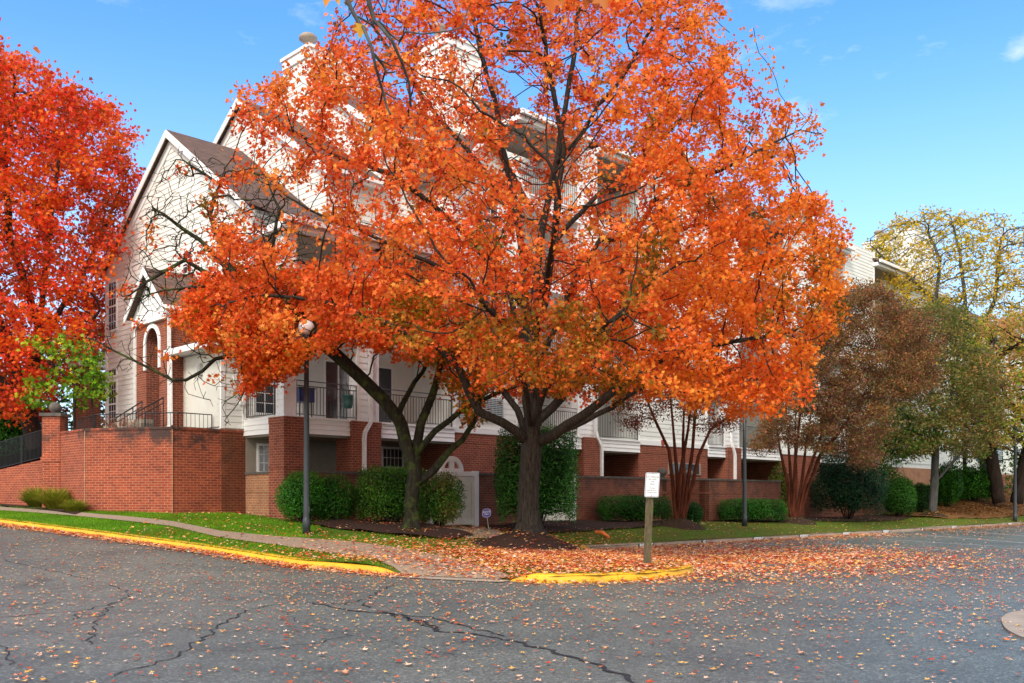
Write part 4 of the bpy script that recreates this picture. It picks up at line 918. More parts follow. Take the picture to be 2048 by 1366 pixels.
# things on the first balcony
a = ax(693, -.1); m = MB(); p = P(a, -.17, zz(806, a)-.28); m.lathe(p, [(.09, .1), (.13, .12), (.15, .25), (.155, .44), (.18, .46), (.18, .51), (.15, .52)], 18)
pt = thing('flower_pot', p, 'teal planter pot hanging outside the first balcony railing', 'pot'); m.build('pot', M['teal'], pt, smooth=True)
m = MB(); m.tube([P(a-.1, -.14, p[2]+.5), P(a-.1, -.0, 4.93)], .008, 4).tube([P(a+.1, -.14, p[2]+.5), P(a+.1, -.0, 4.93)], .008, 4).tube([(p[0], p[1], p[2]+.5), (p[0]+.02, p[1], p[2]+.75), (p[0]-.05, p[1], p[2]+.9)], .012, 5).tube([(p[0], p[1], p[2]+.5), (p[0]+.1, p[1], p[2]+.8)], .01, 5); m.build('hanger', M['rail'], pt)
a = ax(608, .5); m = MB(); m.box(a-.25, a+.28, .35, .8, 4.35, 4.75).box(a-.22, a+.25, .33, .35, 4.4, 4.7); bq_ = thing('storage_box', P(a, .5, 3.86), 'blue box on a stand behind the first balcony railing', 'box'); m.build('box_body', M['blue'], bq_)
m = MB(); [m.box(a+x, a+x+.03, .4+y, .43+y, 3.86, 4.35) for x in (-.22, .2) for y in (0, .35)]; m.box(a-.27, a+.3, .33, .82, 4.75, 4.79); m.build('stand', M['rail'], bq_)
# ================================================================== TREES
def grow(att, pos, par, step=.35, kill=.5, infl=3.0, iters=90, wander=.15, grav=0., seed=1):
    r = np.random.default_rng(seed); pos = [np.array(p, float) for p in pos]; par = list(par); nch = [0]*len(pos)
    for p in par:
        if p >= 0: nch[p] += 1
    att = np.array(att, float); NP_ = np.array(pos)
    best = np.full(len(att), 1e9); bi = np.zeros(len(att), int)
    for k in range(0, len(pos), 200):
        d = np.linalg.norm(att[:, None]-NP_[None, k:k+200], axis=2); j = d.argmin(1); dm = d[np.arange(len(att)), j]; u = dm < best; best[u] = dm[u]; bi[u] = j[u]+k
    alive = best > kill; att, best, bi = att[alive], best[alive], bi[alive]
    for it in range(iters):
        if not len(att): break
        act = best < (infl if it < iters-10 else 1e9)
        if not act.any(): act = best <= np.partition(best, min(5, len(best)-1))[min(5, len(best)-1)]
        ids = np.unique(bi[act]); new = []
        for i in ids:
            if nch[i] >= 4: continue
            s = act & (bi == i); v = att[s]-pos[i]; v /= np.linalg.norm(v, axis=1)[:, None]+1e-9; d = v.mean(0)
            if par[i] >= 0: d = d + .25*(pos[i]-pos[par[i]])/step
            d = d + r.normal(size=3)*wander; d[2] += grav; d /= np.linalg.norm(d)+1e-9; new.append((i, pos[i]+d*step))
        if not new:
            # retire attractors whose nearest node is saturated
            keep = np.array([nch[i] < 4 for i in bi]); 
            if keep.all(): break
            att, best, bi = att[keep], best[keep], bi[keep]; continue
        i0 = len(pos)
        for p_, q in new: pos.append(q); par.append(p_); nch.append(0); nch[p_] += 1
        Q = np.array([q for _, q in new])
        for k in range(0, len(Q), 200):
            d = np.linalg.norm(att[:, None]-Q[None, k:k+200], axis=2); j = d.argmin(1); dm = d[np.arange(len(att)), j]; u = dm < best; best[u] = dm[u]; bi[u] = j[u]+k+i0
        al = best > kill; att, best, bi = att[al], best[al], bi[al]
    return np.array(pos), np.array(par)
HINT = {}
def skeleton(limbs, step=.35):
    """limbs: list of lists of 3-D points; the first point of each later limb attaches to the nearest node so far"""
    pos, par = [], []; HINT.clear()
    for li, lb in enumerate(limbs):
        hr = None
        if isinstance(lb, tuple): lb, hr = lb
        n0 = len(pos)
        lb = [np.array(p, float) for p in lb]
        if li == 0: pos.append(lb[0]); par.append(-1); cur = 0
        else: cur = int(np.argmin([np.linalg.norm(p-lb[0]) for p in pos]))
        for q in lb[1:]:
            p = pos[cur]; n = max(1, int(np.linalg.norm(q-p)/step))
            for k in range(1, n+1): pos.append(p+(q-p)*k/n + (rng.normal(size=3)*.02 if k < n else 0)); par.append(cur); cur = len(pos)-1
        if hr:
            for k in range(n0, len(pos)): HINT[k] = hr[0]+(hr[1]-hr[0])*(k-n0)/max(1, len(pos)-n0)
    return pos, par
def radii(pos, par, tip, trunk, ex=2.3):
    n = len(pos); w = np.zeros(n); cnt = np.zeros(n, int); order = range(n-1, -1, -1); cnum = np.zeros(n, int)
    for i in order:
        if cnum[i] == 0: w[i] = 1
        cnt[i] += 1
        if par[i] >= 0: w[par[i]] += w[i]; cnt[par[i]] += cnt[i]; cnum[par[i]] += 1
    r = w**(1/ex); r = tip + (trunk-tip)*((r-1)/(r[0]-1+1e-9))
    for k, v in HINT.items(): r[k] = max(r[k], v)
    HINT.clear(); return r, cnt, cnum
def skin(m, pos, par, r, flare=0., nmin=3, nmax=12, rbig=.12, thin=3):
    n = len(pos); ch = [[] for _ in range(n)]
    for i in range(n):
        if par[i] >= 0: ch[par[i]].append(i)
    stack = [(-1, 0)]
    while stack:
        p, i = stack.pop(); pts = []; rr = []
        if p >= 0: pts.append(pos[p]); rr.append(min(r[i]*1.15, r[p]))
        while True:
            pts.append(pos[i]); rr.append(r[i]); c = ch[i]
            if not c: break
            c = sorted(c, key=lambda k: -r[k])
            for q in c[1:]: stack.append((i, q))
            i = c[0]
        if len(pts) < 2: continue
        sides = nmax if rr[0] > rbig else (6 if rr[0] > .04 else (4 if rr[0] > .014 else thin)); m.tube(pts, rr, sides, cap=rr[0] > .05)
def flare_base(m, base, r, h=.5, up=None):
    x, y, z = base; n = 20; b = len(m.v)
    prof = [(1.75, -.15), (1.55, .02), (1.28, .14), (1.12, .32), (1.0, h)]
    for k_, (f, dz) in enumerate(prof):
        for k in range(n):
            t = 2*math.pi*k/n; rr = r*(1+(f-1)*(1+.5*math.sin(4*t+x)+.3*math.sin(7*t)))
            m.v.append((x+rr*math.cos(t), y+rr*math.sin(t), z+dz))
    for i in range(len(prof)-1):
        for k in range(n): p = b+i*n+k; q = b+i*n+(k+1) % n; m.f.append((p, q, q+n, p+n))
def twig_leaves(pos, par, cnt, per, spread, maxcnt=6, keep=None, seed=3, droop=.0):
    r = np.random.default_rng(seed); idx = np.array([i for i in range(len(pos)) if cnt[i] <= maxcnt and par[i] >= 0])
    if keep is not None: idx = idx[keep(pos[idx])]
    a = pos[par[idx]]; b = pos[idx]; t = r.uniform(0, 1.1, (len(idx), per)); p = a[:, None]*(1-t[..., None]) + b[:, None]*t[..., None]
    p = p + r.normal(size=p.shape)*np.array([spread, spread, spread*.75]); p[..., 2] -= droop
    return p.reshape(-1, 3)
def crown_points(poly, Y0, n, depth, seed=1, shell=.35, zmin=None, sc=1.0):
    """points in a crown whose outline (pixels) is read at distance Y0; depth(x, z) = half thickness in metres"""
    r = np.random.default_rng(seed); pp = np.array(poly, float); out = []
    lo = pp.min(0); hi = pp.max(0)
    while len(out) < n:
        c = r.uniform(lo, hi, (n, 2)); c = c[inpoly(c[:, 0], c[:, 1], poly)]
        for px, py in c:
            X, _, Z = W(px, py, Y0); d = depth(X, Z); u = r.uniform(-1, 1); u = math.copysign(abs(u)**shell, u) if r.random() < .5 else u
            y_ = Y0+d*u; k_ = 1+(y_/Y0-1)*.7; out.append((X*k_, y_, CZ+(Z-CZ)*k_))
    return np.array(out[:n])
def cleanup_inside_building(p):
    a = (p[:, 0]-KX)*VX + (p[:, 1]-KY)*VY; b = (p[:, 0]-KX)*UX + (p[:, 1]-KY)*UY
    return ~((b > -.6) & (a > -.8) & (a < 53)) & ~((b > 1.2) & (a > -2) & (a < 0) & (p[:, 2] < 8))
GLX, GLY, GLZ = (613-HX)/F*24.5, 24.5, hL((613-HX)/F*24.5, 24.5)+5.36
def globe_gap(p):     # leaves cut away toward the camera, and sunward to brighten the globe
    return ((np.hypot(p[:, 0]-GLX-(p[:, 1]-GLY)*-.2, p[:, 2]-GLZ+(p[:, 1]-GLY)*-.15) < .34) & (p[:, 1] > GLY-3.5) & (p[:, 1] < GLY+.5)) | ((np.hypot(p[:, 0]-GLX-(p[:, 1]-GLY)*.30, (p[:, 2]-GLZ+(p[:, 1]-GLY)*.94)*.73) < .42) & (p[:, 1] < GLY+.3))
# ---- the big maple
Yt = 23.8
def LW(pts, Y0, Y1, x0=0): n = len(pts)-1; return [W(px, py, Y0+(Y1-Y0)*i/n) for i, (px, py) in enumerate(pts)]
bz = W(1058, 1066, Yt)
limbs = [[W(1056, 1072, Yt), W(1056, 1030, Yt), W(1057, 980, Yt), W(1061, 930, Yt), W(1063, 890, Yt)],
  (LW([(1063, 890), (1067, 800), (1062, 700), (1070, 600), (1078, 500), (1092, 420), (1112, 330), (1130, 220), (1150, 100), (1158, -60)], Yt, Yt+.6), (0.13, 0.02)),
  (LW([(1063, 880), (1052, 800), (1058, 700), (1050, 600), (1046, 520), (1030, 420), (1012, 320), (990, 200), (960, 100), (935, -30)], Yt, Yt+1.6), (0.11, 0.02)),
  (LW([(1066, 700), (1092, 600), (1104, 500), (1112, 420), (1128, 300), (1100, 150), (1080, 20)], Yt, Yt-1.6), (0.09, 0.015)),
  (LW([(1060, 900), (1032, 862), (1005, 845), (960, 825), (938, 785), (915, 730), (870, 690), (760, 640), (640, 600), (520, 590)], Yt, Yt-2.2), (0.12, 0.02)),
  (LW([(1062, 880), (1035, 820), (985, 755), (930, 720), (850, 690), (760, 650), (690, 570), (600, 520)], Yt, Yt+1), (0.09, 0.015)),
  (LW([(1066, 885), (1110, 868), (1160, 835), (1210, 797), (1260, 755), (1330, 715), (1430, 690), (1560, 670)], Yt, Yt-2.0), (0.13, 0.02)),
  (LW([(1068, 880), (1120, 862), (1170, 842), (1225, 815), (1275, 780), (1340, 740), (1440, 740), (1530, 760)], Yt, Yt+1.6), (0.09, 0.015)),
  (LW([(1066, 870), (1105, 815), (1140, 770), (1180, 710), (1250, 630), (1330, 592), (1430, 560), (1570, 510)], Yt, Yt+.8), (0.12, 0.02)),
  (LW([(1060, 640), (1000, 560), (935, 470), (860, 405), (790, 350), (700, 325), (560, 250)], Yt, Yt-1.5), (0.08, 0.015)),
  (LW([(1060, 720), (1000, 640), (930, 560), (850, 520), (740, 470), (620, 420), (500, 340)], Yt, Yt+2.4), (0.07, 0.015)),
  (LW([(1072, 600), (1120, 470), (1200, 385), (1290, 310), (1360, 240), (1450, 140)], Yt, Yt+1.2), (0.08, 0.015)),
  (LW([(1085, 760), (1170, 680), (1235, 590), (1262, 480), (1310, 400), (1430, 345), (1600, 260)], Yt, Yt-1.4), (0.08, 0.015)),
  (LW([(1066, 800), (1090, 700), (1150, 560), (1200, 480), (1300, 470), (1450, 440), (1620, 400)], Yt, Yt+3.2), (0.07, 0.015)),
  (LW([(1030, 420), (960, 330), (880, 240), (800, 130), (740, 40)], Yt+1, Yt+2), (0.05, 0.01)), (LW([(1112, 330), (1180, 240), (1260, 130), (1330, 20)], Yt, Yt-1), (0.05, 0.01)),
  (LW([(1060, 850), (1050, 770), (1035, 700), (1000, 650), (960, 600)], Yt, Yt-5.5), (0.06, 0.01)), (LW([(1066, 850), (1090, 780), (1130, 720), (1180, 680), (1230, 640)], Yt, Yt-5.5), (0.06, 0.01)),
  (LW([(1062, 780), (1080, 620), (1100, 520), (1120, 400)], Yt, Yt-4.5), (0.06, 0.01)), (LW([(1060, 780), (1040, 650), (1000, 540), (960, 440)], Yt, Yt+5), (0.06, 0.01)), (LW([(1068, 830), (1120, 720), (1180, 650), (1260, 600)], Yt, Yt+5.0), (0.06, 0.01))]
pos, par = skeleton(limbs)
OUT = [(350, 640), (400, 560), (440, 500), (425, 420), (450, 350), (500, 300), (462, 215), (480, 195), (540, 205), (600, 170), (625, 110), (655, 120), (690, 90), (680, 0), (700, -110), (900, -210), (1130, -240), (1330, -150), (1410, -20), (1400, 50), (1490, 60), (1505, 100),
       (1490, 170), (1430, 190), (1500, 260), (1590, 200), (1665, 240), (1645, 300), (1560, 320), (1610, 390), (1670, 400), (1695, 470), (1670, 540), (1690, 620), (1640, 690), (1610, 740), (1600, 790), (1530, 845), (1500, 800), (1400, 830), (1330, 790), (1230, 800), (1150, 770), (1080, 800), (960, 800), (920, 730), (850, 720), (760, 700), (690, 680), (640, 700), (560, 720), (480, 760), (470, 700), (400, 680)]
def dep_main(X, Z):
    r = max(1.0, 8.2*math.sqrt(max(0, 1-((Z-7.5)/9.5)**2))); return max(.7, .82*math.sqrt(max(0, r*r-(X-.3)**2)))
LOW = [(900, 560), (1200, 480), (1480, 450), (1690, 520), (1690, 640), (1600, 780), (1530, 840), (1400, 820), (1230, 790), (1000, 780), (880, 700)]
att = np.r_[crown_points(OUT, Yt, 5200, dep_main, 5), crown_points(LOW, Yt, 2400, dep_main, 105)]
att = att[cleanup_inside_building(att)]; vn_ = vnoise(att, .95, 77); att = att[(vn_ > -.62) | (rng.random(len(att)) < .2)]; NOT_ = [(455, 360), (560, 385), (640, 380), (665, 500), (600, 540), (500, 500), (430, 440)]; px_ = HX+att[:, 0]/att[:, 1]*F; py_ = HY-(att[:, 2]-CZ)/att[:, 1]*F; att = att[~inpoly(px_, py_, NOT_) | (rng.random(len(att)) < .25)]; ins_ = (np.abs(att[:, 0]-.9) < 1.2) & (att[:, 2] > 5.3) & (att[:, 2] < 11.5) & (att[:, 1] < Yt+1.5); att = att[~ins_ | (rng.random(len(att)) < .5)]
pos, par = grow(att, pos, par, step=.28, kill=.37, infl=3.2, iters=120, wander=.16, seed=2)
r, cnt, cn = radii(pos, par, .0085, .27, 2.05)
mt = thing('maple_tree', bz, 'huge orange red maple filling the middle of the view, growing from a mulch mound', 'tree')
m = MB(); skin(m, pos, par, r); flare_base(m, (bz[0], bz[1], bz[2]-.02), r[0]*1.0, .6); m.build('trunk', M['bark'], mt, smooth=True)
lp = twig_leaves(pos, par, cnt, 38, .13, 6); thr_ = np.interp(lp[:, 2], [5.5, 8, 11], [-.62, -.38, -.18]); thr_ = thr_ - .25*(lp[:, 0] > 3.5); lp = lp[(vnoise(lp*np.array([1, 1, 2.3]), 1.25, 78) > thr_) | (rng.random(len(lp)) < .2)]; ins_ = (np.abs(lp[:, 0]-.95) < .95) & (lp[:, 2] > 5.5) & (lp[:, 2] < 11.3) & (lp[:, 1] < Yt+.3); lp = lp[~ins_ | (rng.random(len(lp)) < .45)]; lp = lp[cleanup_inside_building(lp)]
lp = lp[~globe_gap(lp)]; PXL = HX + lp[:, 0]/lp[:, 1]*F
base = palette([(.54, .07, .012), (.84, .12, .025), (.95, .185, .04), (.95, .26, .045), (.95, .36, .055)], lp, .7, 3, .24, .28)
gold = palette([(.78, .10, .008), (.92, .25, .012), (.95, .36, .02)], lp, .9, 9, .3, .2); olive = palette([(.16, .13, .02), (.36, .17, .015), (.46, .14, .012)], lp, .9, 11, .3, .2)
tg = np.clip((lp[:, 0]-1.5)/7 + .35*vnoise(lp, .6, 21), 0, 1)[:, None]*.75; base = base*(1-tg)+gold*tg
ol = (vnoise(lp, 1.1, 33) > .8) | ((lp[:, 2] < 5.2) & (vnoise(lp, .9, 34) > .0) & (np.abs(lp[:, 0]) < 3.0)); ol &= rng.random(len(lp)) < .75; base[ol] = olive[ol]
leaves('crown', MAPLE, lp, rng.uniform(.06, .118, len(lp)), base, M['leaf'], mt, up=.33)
print('maple nodes', len(pos), 'leaves', len(lp))
# ---- second maple, bare toward the gable
Y2 = 25.6; b2z = W(823, 1052, Y2)
limbs = [[W(823, 1056, Y2), W(822, 1010, Y2), W(826, 970, Y2), W(829, 945, Y2)],
  (LW([(829, 945), (812, 890), (803, 850), (795, 835), (770, 803), (735, 768), (700, 735), (675, 712), (655, 695), (620, 650), (560, 600), (480, 560), (400, 480), (330, 430)], Y2, Y2-.9), (0.155, 0.02)),
  (LW([(800, 832), (815, 790), (845, 745), (868, 700), (880, 640)], Y2, Y2+.5), (0.08, 0.02)),
  (LW([(830, 940), (836, 880), (842, 845), (865, 790), (880, 730), (888, 650), (860, 560)], Y2, Y2+.3), (0.14, 0.03)),
  (LW([(838, 900), (870, 862), (925, 818), (985, 790), (1040, 770)], Y2, Y2-1.2), (0.09, 0.03)),
  (LW([(829, 965), (868, 940), (900, 900), (925, 880), (950, 840), (965, 790)], Y2, Y2+.9), (0.12, 0.04)),
  (LW([(660, 700), (620, 704), (560, 707), (510, 708), (460, 712), (430, 718), (405, 742), (372, 760), (345, 760), (310, 742), (270, 722), (225, 700), (190, 680)], Y2-1, Y2-1.7), (0.055, 0.012)),
  (LW([(480, 560), (450, 520), (420, 430), (440, 370), (380, 330)], Y2-.8, Y2-1.2), (0.05, 0.01)), (LW([(560, 600), (540, 500), (560, 420), (530, 350)], Y2-.8, Y2+.2), (0.04, 0.01)), (LW([(520, 580), (440, 560), (370, 520), (300, 560), (260, 590)], Y2-.8, Y2-1.8), (0.04, 0.01)),
  (LW([(560, 600), (500, 580), (430, 570), (330, 580), (250, 600)], Y2-.8, Y2-2.5), (0.03, 0.01))]
limbs.append((LW([(560, 640), (530, 690), (505, 740), (492, 775)], Y2-1.2, Y2-1.6), (.02, .008)))
pos, par = skeleton(limbs)
B1_ = [(235, 590), (300, 350), (380, 300), (470, 330), (560, 340), (600, 420), (640, 520), (600, 600), (420, 640), (260, 640)]
B2_ = [(150, 680), (210, 640), (440, 690), (480, 700), (470, 880), (400, 800), (330, 790), (200, 730)]
L1_ = [(350, 640), (400, 560), (470, 545), (620, 540), (800, 560), (900, 640), (880, 730), (800, 700), (700, 690), (640, 710), (580, 740), (490, 780), (470, 700), (400, 690)]
L2_ = [(880, 560), (960, 640), (980, 820), (940, 860), (900, 800), (840, 700), (830, 600)]
af = lambda X, Z: 1.7
att = np.r_[crown_points(B1_, Y2-1, 2600, lambda X, Z: 1.2, 11), crown_points(B2_, Y2-1.6, 260, lambda X, Z: .5, 12), crown_points(L1_, Y2-1.2, 1300, af, 13), crown_points([(468, 700), (610, 690), (585, 745), (530, 765), (492, 788)], Y2-1.6, 700, lambda X, Z: .8, 15), crown_points(L2_, Y2, 160, af, 14)]
att = att[cleanup_inside_building(att)]
pos, par = grow(att, pos, par, step=.19, kill=.21, infl=2.4, iters=140, wander=.25, seed=4)
r, cnt, cn = radii(pos, par, .0075, .19, 2.1)
t2 = thing('maple_tree', b2z, 'mossy forked maple by the bushes, with bare twigs reaching across the gable', 'tree')
m = MB(); skin(m, pos, par, r); flare_base(m, (b2z[0], b2z[1], b2z[2]-.05), .185, .5); m.build('trunk', M['bark_moss'], t2, smooth=True)
def inleaf(p):
    px = HX+p[:, 0]/p[:, 1]*F; py = HY-(p[:, 2]-CZ)/p[:, 1]*F
    return (inpoly(px, py, L1_) | inpoly(px, py, [(468, 690), (620, 680), (600, 745), (530, 775), (485, 800)]) | inpoly(px, py, L2_) | (rng.random(len(p)) < .02))
lp = twig_leaves(pos, par, cnt, 30, .13, 6, keep=inleaf, seed=8); lp = lp[~globe_gap(lp)]
base = palette([(.66, .07, .012), (.88, .13, .025), (.95, .21, .035), (.95, .31, .04)], lp, .8, 4, .3, .22); gr = palette([(.16, .2, .02), (.4, .3, .02), (.5, .2, .02)], lp, 1, 5)
px_ = HX+lp[:, 0]/lp[:, 1]*F; g_ = (px_ > 780) & (rng.random(len(lp)) < .6) | (rng.random(len(lp)) < .05); base[g_] = gr[g_]
leaves('crown', MAPLE, lp, rng.uniform(.065, .125, len(lp)), base, M['leaf'], t2, up=.45)
print('maple2', len(pos), len(lp))
# ---- generic tree
def tree(name, label, base, trunk_r, limbs, att, bark, pal, per=10, spread=.18, lsize=(.1, .16), tmpl=OVAL, mat='leaf', step=.4, kill=.6, infl=3.5, maxcnt=5, up=.4, group=None, tip=.006, seed=1, nf=.6, keep=None, ex=2.2, iters=90, jit=.3, dark=.25):
    t = thing(name, base, label, 'tree', group); pos, par = skeleton(limbs, step); pos, par = grow(att, pos, par, step=step, kill=kill, infl=infl, iters=iters, seed=seed)
    r, cnt, cn = radii(pos, par, tip, trunk_r, ex); m = MB(); skin(m, pos, par, r); m.build('trunk', M[bark], t, smooth=True)
    lp = twig_leaves(pos, par, cnt, per, spread, maxcnt, keep=keep, seed=seed+5)
    lp = lp[(vnoise(lp*np.array([1, 1, 1.9]), 1.0, seed+60) > -.42) | (rng.random(len(lp)) < .25)]
    leaves('crown', tmpl, lp, rng.uniform(lsize[0], lsize[1], len(lp)), palette(pal, lp, nf, seed, jit, dark), M[mat], t, up=up); print(name, len(pos), len(lp)); return t, pos
def ell(c, rad, n, seed=1, shell=.5, zcut=None):
    r = np.random.default_rng(seed); v = r.normal(size=(n*2, 3)); v /= np.linalg.norm(v, axis=1)[:, None]; v *= (r.uniform(0, 1, len(v))**(1/3*shell*2+.0001))[:, None]
    p = np.array(c)+v*np.array(rad)
    if zcut is not None: p = p[p[:, 2] > zcut]
    return p[:n]
# red maple at the left edge
Y3 = 37.0
RO = [(-330, 620), (-330, 300), (-180, 120), (-60, 60), (10, 90), (60, 110), (90, 145), (120, 150), (170, 195), (215, 190), (255, 260), (250, 300), (285, 330), (290, 400), (262, 450), (250, 540), (200, 620), (190, 700), (150, 790), (60, 850), (-60, 800), (-250, 780)]
att = crown_points(RO, Y3, 3600, lambda X, Z: max(.8, .8*math.sqrt(max(0, 49-(X+21)**2))), 31)
t3, _ = tree('maple_tree', 'bright scarlet maple rising behind the fence at the left edge', W(75, 880, Y3), .34,
  [[W(80, 920, Y3), W(64, 860, Y3), W(52, 800, Y3)], LW([(52, 800), (70, 700), (85, 600), (100, 450), (120, 300)], Y3, Y3), LW([(55, 800), (20, 700), (-40, 560), (-60, 380), (-40, 200)], Y3, Y3-1), LW([(60, 760), (120, 620), (190, 500), (240, 380)], Y3, Y3+1), LW([(52, 790), (-80, 700), (-200, 600)], Y3, Y3), LW([(80, 640), (20, 480), (10, 330), (30, 160)], Y3, Y3-3), LW([(60, 750), (140, 700), (200, 620)], Y3, Y3-2.5)],
  att, 'bark_dark', [(.34, .07, .010), (.66, .08, .012), (.84, .06, .03), (.90, .09, .03), (.93, .16, .025), (.90, .22, .02)], per=36, spread=.25, lsize=(.11, .18), tmpl=MAPLE, step=.40, kill=.44, infl=3.5, maxcnt=6, seed=6, nf=.55)
# green sapling in front of it
Y4 = 31.5
SP_ = [(40, 710), (60, 660), (130, 660), (200, 680), (215, 730), (215, 810), (160, 820), (130, 790), (60, 830), (40, 790), (70, 740)]
tree('young_maple', 'young lime green maple in front of the scarlet one, above the iron fence', W(150, 862, Y4), .05, [[W(150, 880, Y4), W(148, 820, Y4), W(150, 770, Y4)], LW([(150, 770), (110, 730), (70, 700)], Y4, Y4-.5), LW([(150, 780), (180, 730), (195, 700)], Y4, Y4)],
  crown_points(SP_, Y4, 260, lambda X, Z: 1.2, 41), 'bark_dark', [(.08, .20, .01), (.15, .30, .012), (.28, .38, .015), (.46, .42, .02)], per=8, spread=.13, lsize=(.11, .18), tmpl=MAPLE, mat='leafgreen', step=.25, kill=.3, seed=7, nf=1.2)
tree('young_maple', 'thin sapling with a few green leaves against the corner of the gable', W(185, 858, Y4-.6), .035, [[W(186, 875, Y4-.6), W(184, 800, Y4-.6), W(186, 720, Y4-.6)]],
  crown_points([(160, 800), (165, 740), (190, 700), (215, 730), (212, 790)], Y4-.6, 60, lambda X, Z: .5, 42), 'bark_dark', [(.08, .24, .01), (.18, .36, .012)], per=9, spread=.1, lsize=(.11, .17), tmpl=MAPLE, mat='leafgreen', step=.25, kill=.3, seed=8)
# trees behind on the left
for i, (x, y, h, rr, pal, lab) in enumerate(((-26, 48, 5.5, 3.6, [(.012, .05, .008), (.025, .10, .012), (.05, .14, .015)], 'dark green tree behind the iron fence at the left edge'),
      (-17.5, 46, 6.5, 3.0, [(.03, .07, .01), (.10, .13, .015), (.3, .2, .02)], 'olive green tree filling the gap left of the gable'), (-22, 56, 9, 4.2, [(.10, .08, .01), (.3, .13, .015), (.42, .2, .02)], 'russet tree farther back at the left between the scarlet maple and the gable'))):
    zb = float(hUp(x, y)); tree('background_tree', lab, (x, y, zb), .16, [[(x, y, zb), (x+.1, y, zb+h*.35), (x, y+.1, zb+h*.7)]], ell((x, y, zb+h*.6), (rr, rr, h*.52), 900, 50+i, zcut=zb+.5), 'bark_dark', pal, per=26, spread=.3, lsize=(.2, .34), step=.55, kill=.7, seed=20+i, mat='leafgreen', maxcnt=5)
# crape myrtles: many cinnamon stems
def myrtle(px, py, label, stems, OUTL, Y0, natt, pal, dep, seed, lsz, per):
    x, y = (px-HX)/F*Y0, Y0; z = hL(x, y)+.15
    att = crown_points(OUTL, y, natt, dep, seed); lb = [[(x, y, z-.2), (x, y, z)]]
    t = thing('crape_myrtle', (x, y, z), label, 'tree'); m = MB(); pos = [np.array((x, y, z-.1))]; par = [-1]
    for pts, dy in stems:
        off_ = [W(a, b, y+dy*(k/(len(pts)-1))) for k, (a, b) in enumerate(pts)]; cur = 0
        q0 = np.array(off_[0]); q0[1] += random.uniform(-.15, .15); seq = [q0]+[np.array(o_) for o_ in off_[1:]]
        for q in seq:
            p = pos[cur]; n = max(1, int(np.linalg.norm(q-p)/.35))
            for k in range(1, n+1): pos.append(p+(q-p)*k/n); par.append(cur); cur = len(pos)-1
    ns_ = len(pos)
    for k in range(ns_): HINT[k] = .066 if pos[k][2] < z+2.0 else max(.02, .066-.02*(pos[k][2]-z-2.0))
    pos, par = grow(att, pos, par, step=.3, kill=.36, infl=3, iters=90, seed=seed); r, cnt, cn = radii(pos, par, .005, .12, 1.9)
    skin(m, pos, par, r); m.build('trunk', M['bark_red'], t, smooth=True)
    lp = twig_leaves(pos, par, cnt, per, .17, 6, seed=seed); leaves('crown', OVAL, lp, rng.uniform(*lsz, len(lp)), palette(pal, lp, .7, seed, .35, .35), M['leaf'], t, up=.3); print('myrtle', len(pos), len(lp))
MY1 = [(1230, 790), (1290, 740), (1400, 720), (1480, 730), (1500, 770), (1480, 850), (1440, 880), (1400, 850), (1340, 830), (1290, 860), (1240, 870)]
myrtle(1360, 1037, 'crape myrtle with smooth red stems beside the parking sign, under the orange leaves', [([(1350, 1035), (1345, 960), (1338, 900), (1310, 840), (1290, 790)], 0), ([(1356, 1036), (1355, 960), (1350, 900), (1345, 840), (1340, 780)], .6), ([(1360, 1036), (1368, 960), (1366, 880), (1368, 820)], -.5), ([(1365, 1036), (1375, 970), (1385, 900), (1390, 830), (1400, 780)], .4), ([(1370, 1036), (1385, 970), (1398, 910), (1420, 860), (1450, 840), (1480, 820)], 0), ([(1354, 1036), (1362, 940), (1376, 860), (1384, 790)], -.8)],
       MY1, 32.9, 700, [(.11, .03, .025), (.30, .05, .03), (.12, .11, .025), (.42, .09, .03)], lambda X, Z: 1.5, 61, (.06, .10), 40)
MY2 = [(1500, 900), (1540, 820), (1570, 740), (1600, 660), (1640, 600), (1690, 575), (1750, 570), (1790, 610), (1850, 640), (1880, 700), (1870, 780), (1800, 800), (1760, 830), (1770, 880), (1740, 940), (1690, 920), (1640, 900), (1570, 890)]
myrtle(1588, 1031, 'large crape myrtle with red stems and a dull maroon crown at the right', [([(1580, 1030), (1574, 960), (1560, 900), (1552, 850), (1545, 780)], 0), ([(1584, 1031), (1582, 960), (1576, 880), (1572, 800)], .6), ([(1590, 1031), (1592, 950), (1590, 880), (1592, 800)], -.6), ([(1594, 1031), (1604, 960), (1612, 890), (1625, 810)], .5), ([(1598, 1031), (1612, 960), (1632, 900), (1650, 850), (1690, 780)], 0), ([(1586, 1031), (1590, 930), (1600, 830), (1620, 720)], -.9), ([(1600, 1031), (1618, 970), (1640, 910), (1690, 850), (1730, 800)], 1.2)],
       MY2, 39.6, 2600, [(.14, .05, .04), (.28, .09, .06), (.14, .17, .04), (.34, .12, .08), (.20, .20, .05), (.44, .17, .06)], lambda X, Z: 2.8, 62, (.07, .125), 80)
